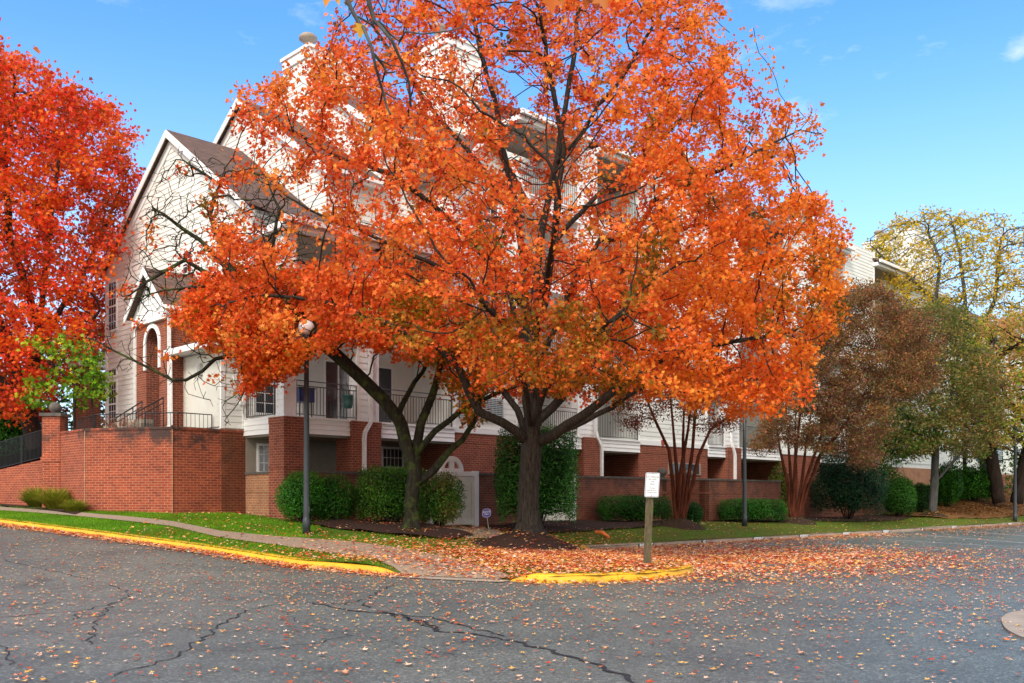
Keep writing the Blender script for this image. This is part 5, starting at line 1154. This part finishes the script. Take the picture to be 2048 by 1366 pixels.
# grey-trunk tree with olive and brown crown
def gt(px, py): y = 49.5; x = (px-HX)/F*y; return x, y, float(hTop(np.array([x]), np.array([y]))[0])
x, y, z = gt(1867, 1029); Y5 = y
GO = [(1740, 800), (1770, 700), (1800, 640), (1860, 600), (1920, 620), (1960, 700), (2000, 760), (2010, 840), (1960, 920), (1880, 900), (1820, 920), (1760, 900), (1740, 860)]
tree('ornamental_tree', 'grey trunked tree with an olive and bronze crown at the right', (x, y, z), .21, [[W(1866, 1034, Y5), W(1868, 980, Y5), W(1870, 930, Y5)], LW([(1870, 930), (1872, 860), (1860, 760), (1850, 680)], Y5, Y5), LW([(1872, 960), (1905, 925), (1940, 880), (1970, 820)], Y5, Y5-.5), LW([(1870, 920), (1830, 860), (1790, 800)], Y5, Y5), LW([(1870, 880), (1900, 800), (1920, 700)], Y5, Y5+1)],
  crown_points(GO, Y5, 2400, lambda X, Z: 3.0, 71), 'bark_grey', [(.06, .13, .015), (.11, .19, .025), (.22, .19, .05), (.34, .19, .08), (.16, .19, .045)], per=42, spread=.22, lsize=(.11, .18), step=.38, kill=.42, seed=12, nf=.7)
# yellow tree behind
Y6 = 60.; YO = [(1700, 560), (1720, 500), (1780, 440), (1880, 420), (1960, 430), (2040, 440), (2150, 480), (2200, 700), (2100, 860), (1960, 800), (1850, 760), (1790, 680), (1740, 620)]
x6 = (1975-HX)/F*Y6; z6 = hL(x6, Y6)
tree('yellow_tree', 'tall half bare tree with sparse yellow leaves in the top right', (x6, Y6, z6), .36, [[W(1975, 1005, Y6), W(1970, 900, Y6), W(1960, 800, Y6), W(1950, 720, Y6)], LW([(1950, 720), (1905, 640), (1860, 590), (1800, 540), (1740, 490)], Y6, Y6), LW([(1950, 710), (1930, 600), (1920, 500), (1900, 430)], Y6, Y6+1), LW([(1955, 700), (1990, 600), (2000, 500), (2010, 440)], Y6, Y6-1), LW([(1960, 740), (2040, 640), (2110, 560)], Y6, Y6), LW([(1870, 600), (1880, 520), (1850, 450)], Y6, Y6), LW([(1955, 760), (2020, 700), (2090, 720)], Y6, Y6-2), LW([(1950, 760), (1880, 720), (1820, 690)], Y6, Y6-2)],
  crown_points(YO, Y6, 3400, lambda X, Z: 3.6, 72), 'bark_grey', [(.36, .34, .02), (.66, .48, .02), (.88, .60, .03), (.74, .44, .03)], per=14, spread=.22, lsize=(.15, .26), tmpl=OVAL, step=.45, kill=.42, infl=4, seed=13, tip=.015, maxcnt=3)
Y7 = 56.
for i, (px, pts, lab) in enumerate(((1996, [(1998, 1006), (1990, 950), (1980, 900), (1985, 800), (1970, 700)], 'rough brown trunk leaning left behind the far lamp post'), (2036, [(2033, 1006), (2042, 960), (2056, 900), (2080, 800), (2090, 700)], 'rough brown trunk leaning right out of the frame behind the far lamp post'))):
    x, _, z = W(pts[0][0], pts[0][1], Y7); z = hL(x, Y7)
    tree('ornamental_tree', lab, (x, Y7, z), .36, [LW(pts, Y7, Y7)], crown_points([(1880, 860), (1900, 720), (1960, 640), (2100, 620), (2160, 760), (2120, 880), (2000, 900)], Y7-4, 900, lambda X, Z: 3.2, 75+i), 'bark_dark',
      [(.20, .34, .03), (.42, .42, .04), (.58, .30, .09), (.66, .34, .14)], per=24, spread=.25, lsize=(.14, .24), step=.5, kill=.6, seed=30+i)
tree('background_tree', 'bushy green and yellow tree low behind the grey trunked tree', W(1930, 985, 58), .15, [[W(1930, 1010, 58), W(1930, 900, 58), W(1925, 850, 58)]], crown_points([(1880, 980), (1900, 880), (1940, 820), (2010, 830), (2070, 860), (2080, 930), (2000, 1000), (1950, 990)], 58, 700, lambda X, Z: 2., 78), 'bark_dark', [(.03, .12, .01), (.08, .22, .02), (.2, .3, .03)], per=14, spread=.25, lsize=(.16, .26), step=.5, kill=.6, seed=34, mat='leafgreen')
tree('background_tree', 'green leafy tree arching over the dark patio at the right', W(1765, 960, 50), .09, [[W(1768, 1010, 50), W(1765, 920, 50), W(1775, 860, 50)]], crown_points([(1745, 940), (1750, 840), (1800, 810), (1870, 840), (1880, 900), (1800, 910), (1780, 960)], 50, 700, lambda X, Z: 1.5, 79), 'bark_dark', [(.02, .09, .01), (.07, .2, .015), (.18, .3, .02)], per=26, spread=.2, lsize=(.12, .2), step=.4, kill=.4, seed=35, mat='leafgreen')
for i, (x, y) in enumerate(((50, 86), (57, 80), (44, 92), (66, 84))):
    lab = ('dark tree at the far right behind the leaning trunks', 'dark tree at the very edge of the frame beyond the lamp post', 'dark tree closing the gap behind the far building', 'tall dark tree beyond the right edge')[i]
    tree('background_tree', lab, (x, y, .8), .2, [[(x, y, .3), (x, y, 4), (x+.2, y, 7)]], ell((x, y, 6.5), (4.5, 4, 6), 450, 90+i, zcut=.9), 'bark_dark', [(.015, .04, .008), (.04, .08, .012), (.12, .12, .02)], per=12, spread=.4, lsize=(.3, .5), step=.7, kill=.9, seed=40+i, mat='leafgreen')
# ================================================================== SHRUBS
def shrub(name, label, c, rad, n, pal, lsz, kind='ell', px=None, mat='leafgreen', noise_amp=.08, up=.15, seed=1, cat='bush', group=None, hollow=.72, zc=None):
    """c = centre on the ground (x, y); rad = half sizes; ground height looked up"""
    x, y = c; z0 = hL(x, y) - .03; r = np.random.default_rng(seed); t = thing(name, (x, y, z0), label, cat, group)
    rx, ry, h = rad; v = r.normal(size=(n*2, 3)); v /= np.linalg.norm(v, axis=1)[:, None]
    if kind == 'box': v = v*.35 + .65*v/np.max(np.abs(v), axis=1)[:, None]
    v = v[v[:, 2] > -.85][:n]; f = r.uniform(hollow, 1.0, len(v)); f = np.where(r.random(len(v)) < .15, f*1.06, f)
    nz = 1+noise_amp*vnoise(v*1.0, 2.6, seed)+noise_amp*.5*vnoise(v, 7, seed+1); hh = h/2
    p = v*(f*nz)[:, None]*np.array([rx, ry, hh]) + np.array([x, y, z0+hh]); nr = v/np.array([rx, ry, hh]); nr /= np.linalg.norm(nr, axis=1)[:, None]; nr = nr*.6+r.normal(size=nr.shape)*.45+np.array([0, 0, .25])
    leaves('foliage', OVAL, p, r.uniform(lsz[0], lsz[1], len(p)), palette(pal, p, 2.2, seed, .35, .35), M[mat], t, nrm=nr)
    m = MB()
    for k in range(16):
        a = r.uniform(0, 6.28); e = r.uniform(.3, .9); tip_ = (x+rx*e*math.cos(a), y+ry*e*math.sin(a), z0+h*r.uniform(.5, .9)); m.tube([(x+.1*math.cos(a), y+.1*math.sin(a), z0-.05), (x+rx*e*.45*math.cos(a), y+ry*e*.45*math.sin(a), z0+h*.3), tip_], [.03, .02, .006], 4)
    m.build('stems', M['bark_dark'], t)
    # dense inner twigs and old leaves that stop one seeing through
    q = r.normal(size=(n//3, 3)); q /= np.linalg.norm(q, axis=1)[:, None]
    if kind == 'box': q = q*.35 + .65*q/np.max(np.abs(q), axis=1)[:, None]
    q = q*r.uniform(.3, hollow, len(q))[:, None]*np.array([rx, ry, hh])+np.array([x, y, z0+hh]); q = q[q[:, 2] > z0]
    leaves('inner_foliage', OVAL, q, r.uniform(lsz[0]*1.6, lsz[1]*2, len(q)), palette([pal[0], pal[1]], q, 2, seed, .3, .3), M[mat], t); return t
def spx(x0, x1, ytop, ybot, Y=None, depth=None):
    """size of a shrub from its outline: left, right, top, bottom in the photograph"""
    gx, gy = G((x0+x1)/2, ybot) if Y is None else ((((x0+x1)/2-HX)/F)*Y, Y)
    rx = (x1-x0)/2/F*gy; ry = depth or rx*.8; cy = gy+ry*.75 if Y is None else Y; cx = ((x0+x1)/2-HX)/F*cy; rx = (x1-x0)/2/F*cy
    zt = CZ+(HY-ytop)/F*cy; return (cx, cy), (rx, ry, zt-hL(cx, cy)+.03)
DG = [(.010, .055, .005), (.022, .12, .009), (.042, .20, .012), (.08, .28, .018)]
c, rd = spx(550, 668, 940, 1046, Y=26.6, depth=.75); shrub('round_bush', 'rounded dark green bush behind the left lamp post', c, rd, 11000, DG, (.035, .06), seed=1, noise_amp=.05)
c, rd = spx(628, 716, 946, 1044, Y=26.9, depth=.6); shrub('round_bush', 'looser bush with a few reddish leaves between the rounded bush and the square hedge', c, rd, 8000, DG[:3]+[(.14, .09, .03)], (.035, .065), seed=2, noise_amp=.12)
c, rd = spx(712, 858, 932, 1048, Y=27.2, depth=.7); shrub('clipped_hedge', 'clipped square green hedge behind the forked maple', c, rd, 15000, [(.015, .06, .006), (.03, .12, .01), (.07, .2, .015), (.11, .26, .02)], (.035, .06), kind='box', seed=3, noise_amp=.04, cat='hedge')
c, rd = spx(826, 930, 938, 1050, Y=26.9, depth=.8); shrub('loose_shrub', 'airy shrub with reddish tips in front of the arched gate', c, rd, 6500, [(.03, .10, .01), (.06, .18, .015), (.12, .22, .025), (.22, .13, .04)], (.045, .075), seed=4, noise_amp=.12)
c, rd = spx(990, 1156, 852, 1042, Y=29.0, depth=1.0); shrub('holly_bush', 'tall glossy dark green holly behind the big maple trunk', c, (rd[0], rd[1], rd[2]), 24000, [(.010, .055, .008), (.022, .12, .014), (.05, .20, .02), (.10, .28, .05)], (.05, .09), kind='box', seed=5, noise_amp=.07)
c, rd = spx(1195, 1345, 990, 1046, Y=33.8, depth=.75); shrub('clipped_hedge', 'low dark hedge to the right of the big maple, behind the parking sign', c, rd, 12000, DG[:3], (.035, .06), kind='box', seed=6, cat='hedge', noise_amp=.05)
c, rd = spx(1365, 1406, 1003, 1046, Y=34.0, depth=.4); shrub('clipped_hedge', 'small dark bush just right of the first crape myrtle stems', c, rd, 4000, DG[:3], (.035, .06), seed=7, cat='hedge', noise_amp=.05)
c, rd = spx(1436, 1572, 997, 1045, Y=39, depth=.7); shrub('clipped_hedge', 'low dark hedge behind the middle lamp post', c, rd, 11000, DG[:3], (.04, .065), kind='box', seed=8, cat='hedge', noise_amp=.05)
c, rd = spx(1625, 1768, 905, 1040, Y=44.5, depth=1.3); shrub('holly_bush', 'large dark bluish green evergreen right of the second crape myrtle', c, rd, 15000, [(.006, .03, .012), (.012, .06, .022), (.02, .09, .03)], (.06, .1), kind='box', seed=9, noise_amp=.1)
c, rd = spx(1764, 1832, 950, 1034, Y=49, depth=1.0); shrub('round_bush', 'bright mid green bush between the dark evergreen and the grey trunk', c, rd, 9000, [(.02, .08, .008), (.03, .13, .012), (.06, .19, .015)], (.06, .1), seed=10, noise_amp=.1)
c, rd = spx(1822, 1860, 965, 1030, Y=51, depth=.8); shrub('round_bush', 'small green bush tucked left of the grey trunk', c, rd, 5000, [(.012, .05, .008), (.025, .10, .012)], (.05, .09), seed=11, noise_amp=.1)
c, rd = spx(1900, 1990, 930, 1008, Y=57, depth=1.2); shrub('round_bush', 'glossy green bush behind the grey trunk, above the brown leaves', c, rd, 7000, DG, (.08, .13), seed=12, noise_amp=.12)
c, rd = spx(1538, 1580, 925, 1000, Y=43.5, depth=.6); shrub('loose_shrub', 'yellow green shrub in front of the dark patio behind the second crape myrtle', c, rd, 1800, [(.07, .11, .01), (.16, .2, .015)], (.07, .12), seed=13, noise_amp=.15)
c, rd = spx(-80, 100, 800, 960, Y=42, depth=2); c2 = c; x, y = c
shrub('evergreen_shrub', 'dark evergreen mass behind the picket fence at the left edge', c, (rd[0]*1.0, rd[1], rd[2]), 13000, DG, (.1, .18), seed=14, noise_amp=.15)
# russet twiggy bush against the terrace railing
c, rd = spx(1868, 1920, 925, 1016, Y=55, depth=1.2); shrub('evergreen_shrub', 'tall dark green shrub just right of the grey trunk, in shade', c, rd, 6000, DG, (.08, .13), seed=15, noise_amp=.12)
x, y = W2[0]+.6, W2[1]+1.0; t = thing('bare_shrub', (x, y, 3.3), 'twiggy brown bare shrub behind the terrace railing', 'bush'); m = MB(); rr_ = np.random.default_rng(5)
for k in range(90):
    a = rr_.uniform(0, 6.28); e = rr_.uniform(.2, .7); m.tube([(x, y, 3.3), (x+e*.5*math.cos(a), y+.3*e*math.sin(a), 3.6), (x+e*math.cos(a)*1.1, y+.5*e*math.sin(a), 3.75+rr_.uniform(0, .35))], [.012, .007, .003], 3)
m.build('twigs', simple('russet_twig', (.22, .08, .04), .9), t)
# ornamental grass clumps
for i, (px, py, h, rr, lab) in enumerate(((70, 1012, .5, .62, 'yellow green ornamental grass clump, leftmost at the foot of the brick wall'), (105, 1016, .52, .6, 'middle clump of arching grass at the foot of the brick wall'), (142, 1021, .42, .42, 'smallest grass clump, nearest the lawn, by the brick wall'))):
    x, y = G(px, py+4); y += .2; n = 1500; z = hL(x, y); r0 = np.random.default_rng(i+70); a = r0.uniform(0, 6.28, n); rd_ = r0.uniform(0, .15, n); out = r0.uniform(.1, 1.2, n); t = thing('ornamental_grass', (x, y, z), lab, 'grass clump', 'ornamental grass clumps')
    p = np.c_[x+rd_*np.cos(a)*1.5, y+rd_*np.sin(a), np.full(n, z-.02)]; yaw = np.c_[np.cos(a)*out, np.sin(a)*out, np.full(n, 1.0)]; V_ = (np.array([(-.012, 0, 0), (.012, 0, 0), (.014, .35, .02), (-.014, .35, .02), (.01, .7, -.06), (-.01, .7, -.06), (0, 1, -.3)]), [(0, 1, 2, 3), (3, 2, 4, 5), (5, 4, 6)])
    nr = np.cross(yaw, np.c_[-np.sin(a), np.cos(a), np.zeros(n)]); nr *= np.sign(nr[:, 2])[:, None]+1e-3
    leaves('blades', V_, p, r0.uniform(.6, 1.0, n)*h*1.5*rr/.55, palette([(.14, .22, .02), (.30, .34, .03), (.45, .40, .05)], p*8, 1, i, .4), M['blade'], t, nrm=nr, yaw=yaw)
# ================================================================== LAWN BLADES AND FALLEN LEAVES
def scatter(n, x0, x1, y0, y1, dens):
    x = rng.uniform(x0, x1, n); y = rng.uniform(y0, y1, n); k = rng.random(n) < dens(x, y); return x[k], y[k]
def on_walk(x, y): return inpoly(x, y, WALK)
STRIP_FAR = [P(-6, 2)[:2]]
x, y = scatter(420000, -16, 4, 16, 31, lambda x, y: inpoly(x, y, LAWN)*~on_walk(x, y)*(.25+.75*np.clip((-x-1.5)/4, 0, 1))*(vnoise(np.c_[x, y, x*0], 1.2, 5)*.4+.8)*np.clip(1.6-np.hypot(x+9, y-24)/14, .2, 1))
mm_ = np.ones(len(x), bool)
for mx, my, r_, h_ in MOUNDS: mm_ &= np.hypot(x-mx, y-my) > r_*.98
b_ = (x-KX)*UX+(y-KY)*UY; a_ = (x-KX)*VX+(y-KY)*VY; mm_ &= ~((a_ > -.5) & (b_ > -1.2)) & ~((x > -5.2) & (b_ > -4.0+.0*x) & (x < 3))
x, y = x[mm_], y[mm_]; p = np.c_[x, y, hTop(x, y)-.015]; n = len(p); yaw = np.c_[rng.normal(size=(n, 2))*.35, np.ones(n)]; nr = np.c_[rng.normal(size=(n, 2)), np.full(n, .2)]
tag(leaves('grass_blades', BLADE, p, rng.uniform(.035, .07, n), palette([(.14, .20, .01), (.12, .28, .008), (.16, .38, .012), (.26, .42, .02)], p, .8, 3, .3), M['blade'], None, nrm=nr, yaw=yaw), kind='stuff'); print('blades', n)
x, y = scatter(300000, 1, 40, 22, 66, lambda x, y: inpoly(x, y, LAWN)*(((x-4.07)*-VY+(y-27.9)*VX) < 3.2)*(((x-4.07)*-VY+(y-27.9)*VX) > .15)*.75*(vnoise(np.c_[x, y, x*0], 1.0, 8)*.5+.7))
p = np.c_[x, y, hTop(x, y)-.015]; n = len(p); yaw = np.c_[rng.normal(size=(n, 2))*.35, np.ones(n)]; nr = np.c_[rng.normal(size=(n, 2)), np.full(n, .2)]
tag(leaves('grass_blades', BLADE, p, rng.uniform(.04, .09, n), palette([(.10, .15, .015), (.12, .22, .012), (.18, .28, .015)], p, .8, 3, .3), M['blade'], None, nrm=nr, yaw=yaw), kind='stuff'); print('blades2', n)
LPAL = [(.52, .06, .015), (.76, .16, .03), (.86, .32, .13), (.86, .48, .32), (.88, .60, .46), (.88, .45, .10)]
def dist_line(x, y, line):
    d = np.full(len(x), 1e9)
    for (x0, y0), (x1, y1) in zip(line[:-1], line[1:]):
        dx, dy = x1-x0, y1-y0; t = np.clip(((x-x0)*dx+(y-y0)*dy)/(dx*dx+dy*dy), 0, 1); d = np.minimum(d, np.hypot(x-x0-t*dx, y-y0-t*dy))
    return d
def ground_leaves(n, x0, x1, y0, y1, dens, size, pal, pile=0., jitz=.02, name='fallen_leaves', up=.86):
    x, y = scatter(n, x0, x1, y0, y1, dens); law = inpoly(x, y, LAWN); z = np.where(law, hTop(x, y)+.02, np.array([hR(a, b) for a, b in zip(x, y)])+.018)
    z = z + rng.uniform(0, 1, len(x))**2*(jitz+pile); p = np.c_[x, y, z]
    sz_ = rng.uniform(*size, len(x))*np.where(rng.random(len(x)) < .12, 1.35, rng.uniform(.75, 1.0, len(x)))
    o = leaves(name, CURL, p, sz_, palette(pal, p*5, 1, 3, .5, .3), M['leafground'], None, up=up); tag(o, kind='stuff'); print(name, len(x)); return o
onroad = lambda x, y: ~inpoly(x, y, LAWN)
dA = lambda x, y: dist_line(x, y, A_LINE); dB = lambda x, y: dist_line(x, y, B_LINE); dC = lambda x, y: dist_line(x, y, C_LINE)
# thin cover over the whole road
ground_leaves(85000, -16, 22, 5, 27, lambda x, y: onroad(x, y)*np.clip(.25+.35*np.exp(-((x-3)**2+(y-17)**2)/60)+.10*vnoise(np.c_[x, y, x*0], .7, 4), .03, 1)*np.clip((y-2)/9, .25, 1), (.034, .072), LPAL, jitz=.012, up=.955)
# drifts on the parking side and round the island
def dpark(x, y):
    c_ = np.exp(-((x-5.2)/4.2)**2-((y-(22+.35*(x-4)))/4.0)**2); nn = vnoise(np.c_[x, y, x*0], 1.1, 6)*.5+.75
    return onroad(x, y)*np.clip(c_*1.25*nn + .55*np.exp(-dC(x, y)/.35) + .6*np.exp(-dB(x, y)/.8)*(x < 34), 0, 1)
ground_leaves(170000, .0, 20, 15.4, 38, dpark, (.055, .10), LPAL, pile=.03, up=.8)
ground_leaves(60000, 18, 40, 36, 66, lambda x, y: onroad(x, y)*np.clip(.8*np.exp(-dB(x, y)/.9)+.04, 0, 1), (.07, .12), [(.4, .12, .03), (.55, .22, .08), (.6, .3, .16)], pile=.05, up=.8)
ground_leaves(480000, -26, -.5, 16.6, 40, lambda x, y: onroad(x, y)*np.clip(np.exp(-(dA(x, y)/.36)**1.6), 0, 1)*(dA(x, y) < .8), (.055, .09), LPAL, pile=.03, up=.78)
# lawn and island
def dlawn(x, y):
    c_ = np.exp(-((x-1.2)/3.3)**2-((y-20.2)/3.0)**2); nn = vnoise(np.c_[x, y, x*0], 1.3, 7)*.5+.8
    return inpoly(x, y, LAWN)*np.clip(c_*1.1*nn+.12*np.exp(-((x+1)/6)**2-((y-24)/7)**2)*nn+.012, 0, 1)*(1-.55*on_walk(x, y))*np.where(np.hypot(x-MOUNDS[0][0], y-MOUNDS[0][1]) < MOUNDS[0][2]*.97, .22, 1)
ground_leaves(130000, -10, 4, 16, 30, dlawn, (.055, .10), LPAL, pile=.035, up=.8)
ground_leaves(24000, 1, 30, 24, 56, lambda x, y: inpoly(x, y, LAWN)*(((x-4.07)*-VY+(y-27.9)*VX) < 6)*.22, (.06, .10), LPAL, up=.8)
ground_leaves(60000, 20, 42, 46, 70, lambda x, y: inpoly(x, y, [G(1850, 1036), G(1880, 1006), G(2120, 997), G(2120, 1036)])*.8, (.1, .17), [(.28, .10, .03), (.42, .18, .05), (.5, .26, .1)], pile=.05, up=.75)
# one leaf caught falling, and the twigs that hang in from overhead
def single(name, c, s, col, parent, nr, yw, mat='leaf'): return leaves(name, MAPLE, np.array([c]), np.array([s]), np.array([col]), M[mat], parent, nrm=np.array([nr], float), yaw=np.array([yw], float))
fl = single('falling_leaf', W(72, 103, 9), .10, (.75, .18, .03), None, (.75, -.35, .4), (.6, .1, .9)); tag(fl, 'single orange leaf in mid air above the scarlet maple', 'leaf')
ob = thing('overhanging_branch', W(690, -60, 5), 'thin out of focus twigs with a few leaves hanging in from the top edge', 'branch'); m = MB(); D = 5.0
T1 = [(640, -120), (695, 0), (716, 33), (727, 52), (736, 85), (748, 108), (754, 140), (760, 170), (770, 200), (780, 222)]
for pts, ra in (([(640, -140)]+T1[1:], .012), ([(700, -140), (735, 0), (745, 25), (756, 45), (770, 75), (790, 100), (806, 130), (814, 155), (818, 198)], .013), ([(716, 33), (735, 32), (746, 30)], .006), ([(748, 108), (760, 115), (770, 130), (788, 142)], .008), ([(758, 42), (775, 53), (795, 65), (812, 60), (845, 82), (900, 80), (925, 60), (935, 0)], .006), ([(750, 115), (775, 116), (800, 118)], .004), ([(770, 185), (785, 184), (800, 184)], .004)):
    n = len(pts); m.tube([(lambda q: (q[0]+.004*math.sin(i*2), q[1]+.1*math.sin(i), q[2]))(W(a_, b_, D)) for i, (a_, b_) in enumerate(pts)], [ra*(1-.62*i/n) for i in range(n)], 6)
m.build('twigs', M['bark_grey'], ob, smooth=True)
for (px, py, s, col, nr, yw) in ((655, -18, .095, (.80, .30, .03), (.15, -.95, .2), (-.1, 0, -1)), (674, -16, .08, (.80, .38, .04), (-.2, -.9, .2), (.2, 0, -1)), (722, 48, .085, (.80, .42, .05), (.3, -.9, .1), (-.1, 0, -1)), (717, 50, .07, (.78, .2, .03), (.6, -.7, .1), (-.5, 0, -.8)),
                             (1102, -12, .12, (.62, .14, .02), (.2, -.9, .2), (0, 0, -1)), (1124, -20, .10, (.6, .2, .03), (-.7, -.6, .1), (.2, 0, -1)), (1188, -25, .14, (.45, .11, .015), (.1, -.95, .3), (.1, 0, -1)), (1204, -20, .13, (.55, .15, .02), (-.3, -.9, .2), (.2, 0, -1)), (1172, -15, .10, (.5, .12, .02), (.5, -.8, .2), (-.2, 0, -1)), (900, -30, .09, (.7, .3, .05), (.2, -.9, .2), (0, 0, -1))):
    single('leaf', W(px, py, D+random.uniform(-.1, .1)), s, col, ob, nr, yw)
# ================================================================== SKY AND LIGHT
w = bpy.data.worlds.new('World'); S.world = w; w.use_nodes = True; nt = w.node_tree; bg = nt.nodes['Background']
SUN_EL, SUN_AZ = math.radians(42), math.radians(197)       # azimuth measured clockwise from +Y
sky = N(nt, 'ShaderNodeTexSky', sky_type='NISHITA'); sky.sun_disc = False; sky.sun_elevation = SUN_EL; sky.sun_rotation = SUN_AZ; sky.altitude = 50; sky.air_density = 1.0; sky.dust_density = 1.6; sky.ozone_density = 2.0
tc = N(nt, 'ShaderNodeTexCoord'); hs = N(nt, 'ShaderNodeHueSaturation'); hs.inputs['Saturation'].default_value = 1.22; hs.inputs['Value'].default_value = 1.55; L(nt, sky.outputs[0], hs.inputs['Color'])
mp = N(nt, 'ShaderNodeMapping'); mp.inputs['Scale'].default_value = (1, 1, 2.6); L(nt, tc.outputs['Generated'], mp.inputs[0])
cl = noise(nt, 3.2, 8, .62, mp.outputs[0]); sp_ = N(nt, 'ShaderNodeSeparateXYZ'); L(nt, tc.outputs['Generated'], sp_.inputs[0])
bk = N(nt, 'ShaderNodeMapRange'); bk.inputs[1].default_value = .35; bk.inputs[2].default_value = -.35; bk.inputs[3].default_value = 0; bk.inputs[4].default_value = .5; L(nt, sp_.outputs[1], bk.inputs[0])  # unseen cloud bank behind the camera, added for neutral soft light
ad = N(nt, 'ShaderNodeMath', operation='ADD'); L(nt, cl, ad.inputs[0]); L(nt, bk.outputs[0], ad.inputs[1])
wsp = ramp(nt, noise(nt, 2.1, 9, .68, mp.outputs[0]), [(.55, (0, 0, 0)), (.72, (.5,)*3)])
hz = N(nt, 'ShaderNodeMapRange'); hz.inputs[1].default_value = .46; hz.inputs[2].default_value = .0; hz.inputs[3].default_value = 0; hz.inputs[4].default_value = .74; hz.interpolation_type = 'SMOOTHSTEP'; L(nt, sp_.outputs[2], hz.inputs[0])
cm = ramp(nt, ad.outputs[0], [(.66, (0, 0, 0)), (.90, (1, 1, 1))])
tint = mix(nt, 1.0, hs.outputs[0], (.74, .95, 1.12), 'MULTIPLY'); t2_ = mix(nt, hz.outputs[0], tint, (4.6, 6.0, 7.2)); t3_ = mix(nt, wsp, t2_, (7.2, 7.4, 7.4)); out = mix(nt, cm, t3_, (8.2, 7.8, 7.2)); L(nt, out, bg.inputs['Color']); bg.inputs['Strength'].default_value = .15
sl = bpy.data.objects.new('sun', bpy.data.lights.new('sun', 'SUN')); COL.objects.link(sl); sl.data.energy = 2.5; sl.data.angle = math.radians(20); sl.data.color = (1, .94, .86)
d = Vector((math.sin(SUN_AZ)*math.cos(SUN_EL), math.cos(SUN_AZ)*math.cos(SUN_EL), math.sin(SUN_EL))); sl.rotation_euler = d.to_track_quat('Z', 'Y').to_euler()
S.view_settings.view_transform = 'Standard'; S.view_settings.look = 'None'; S.view_settings.exposure = .45; S.view_settings.gamma = 1; S.view_settings.use_curve_mapping = False
S.cycles.max_bounces = 8; S.cycles.transparent_max_bounces = 8; S.cycles.use_denoising = True
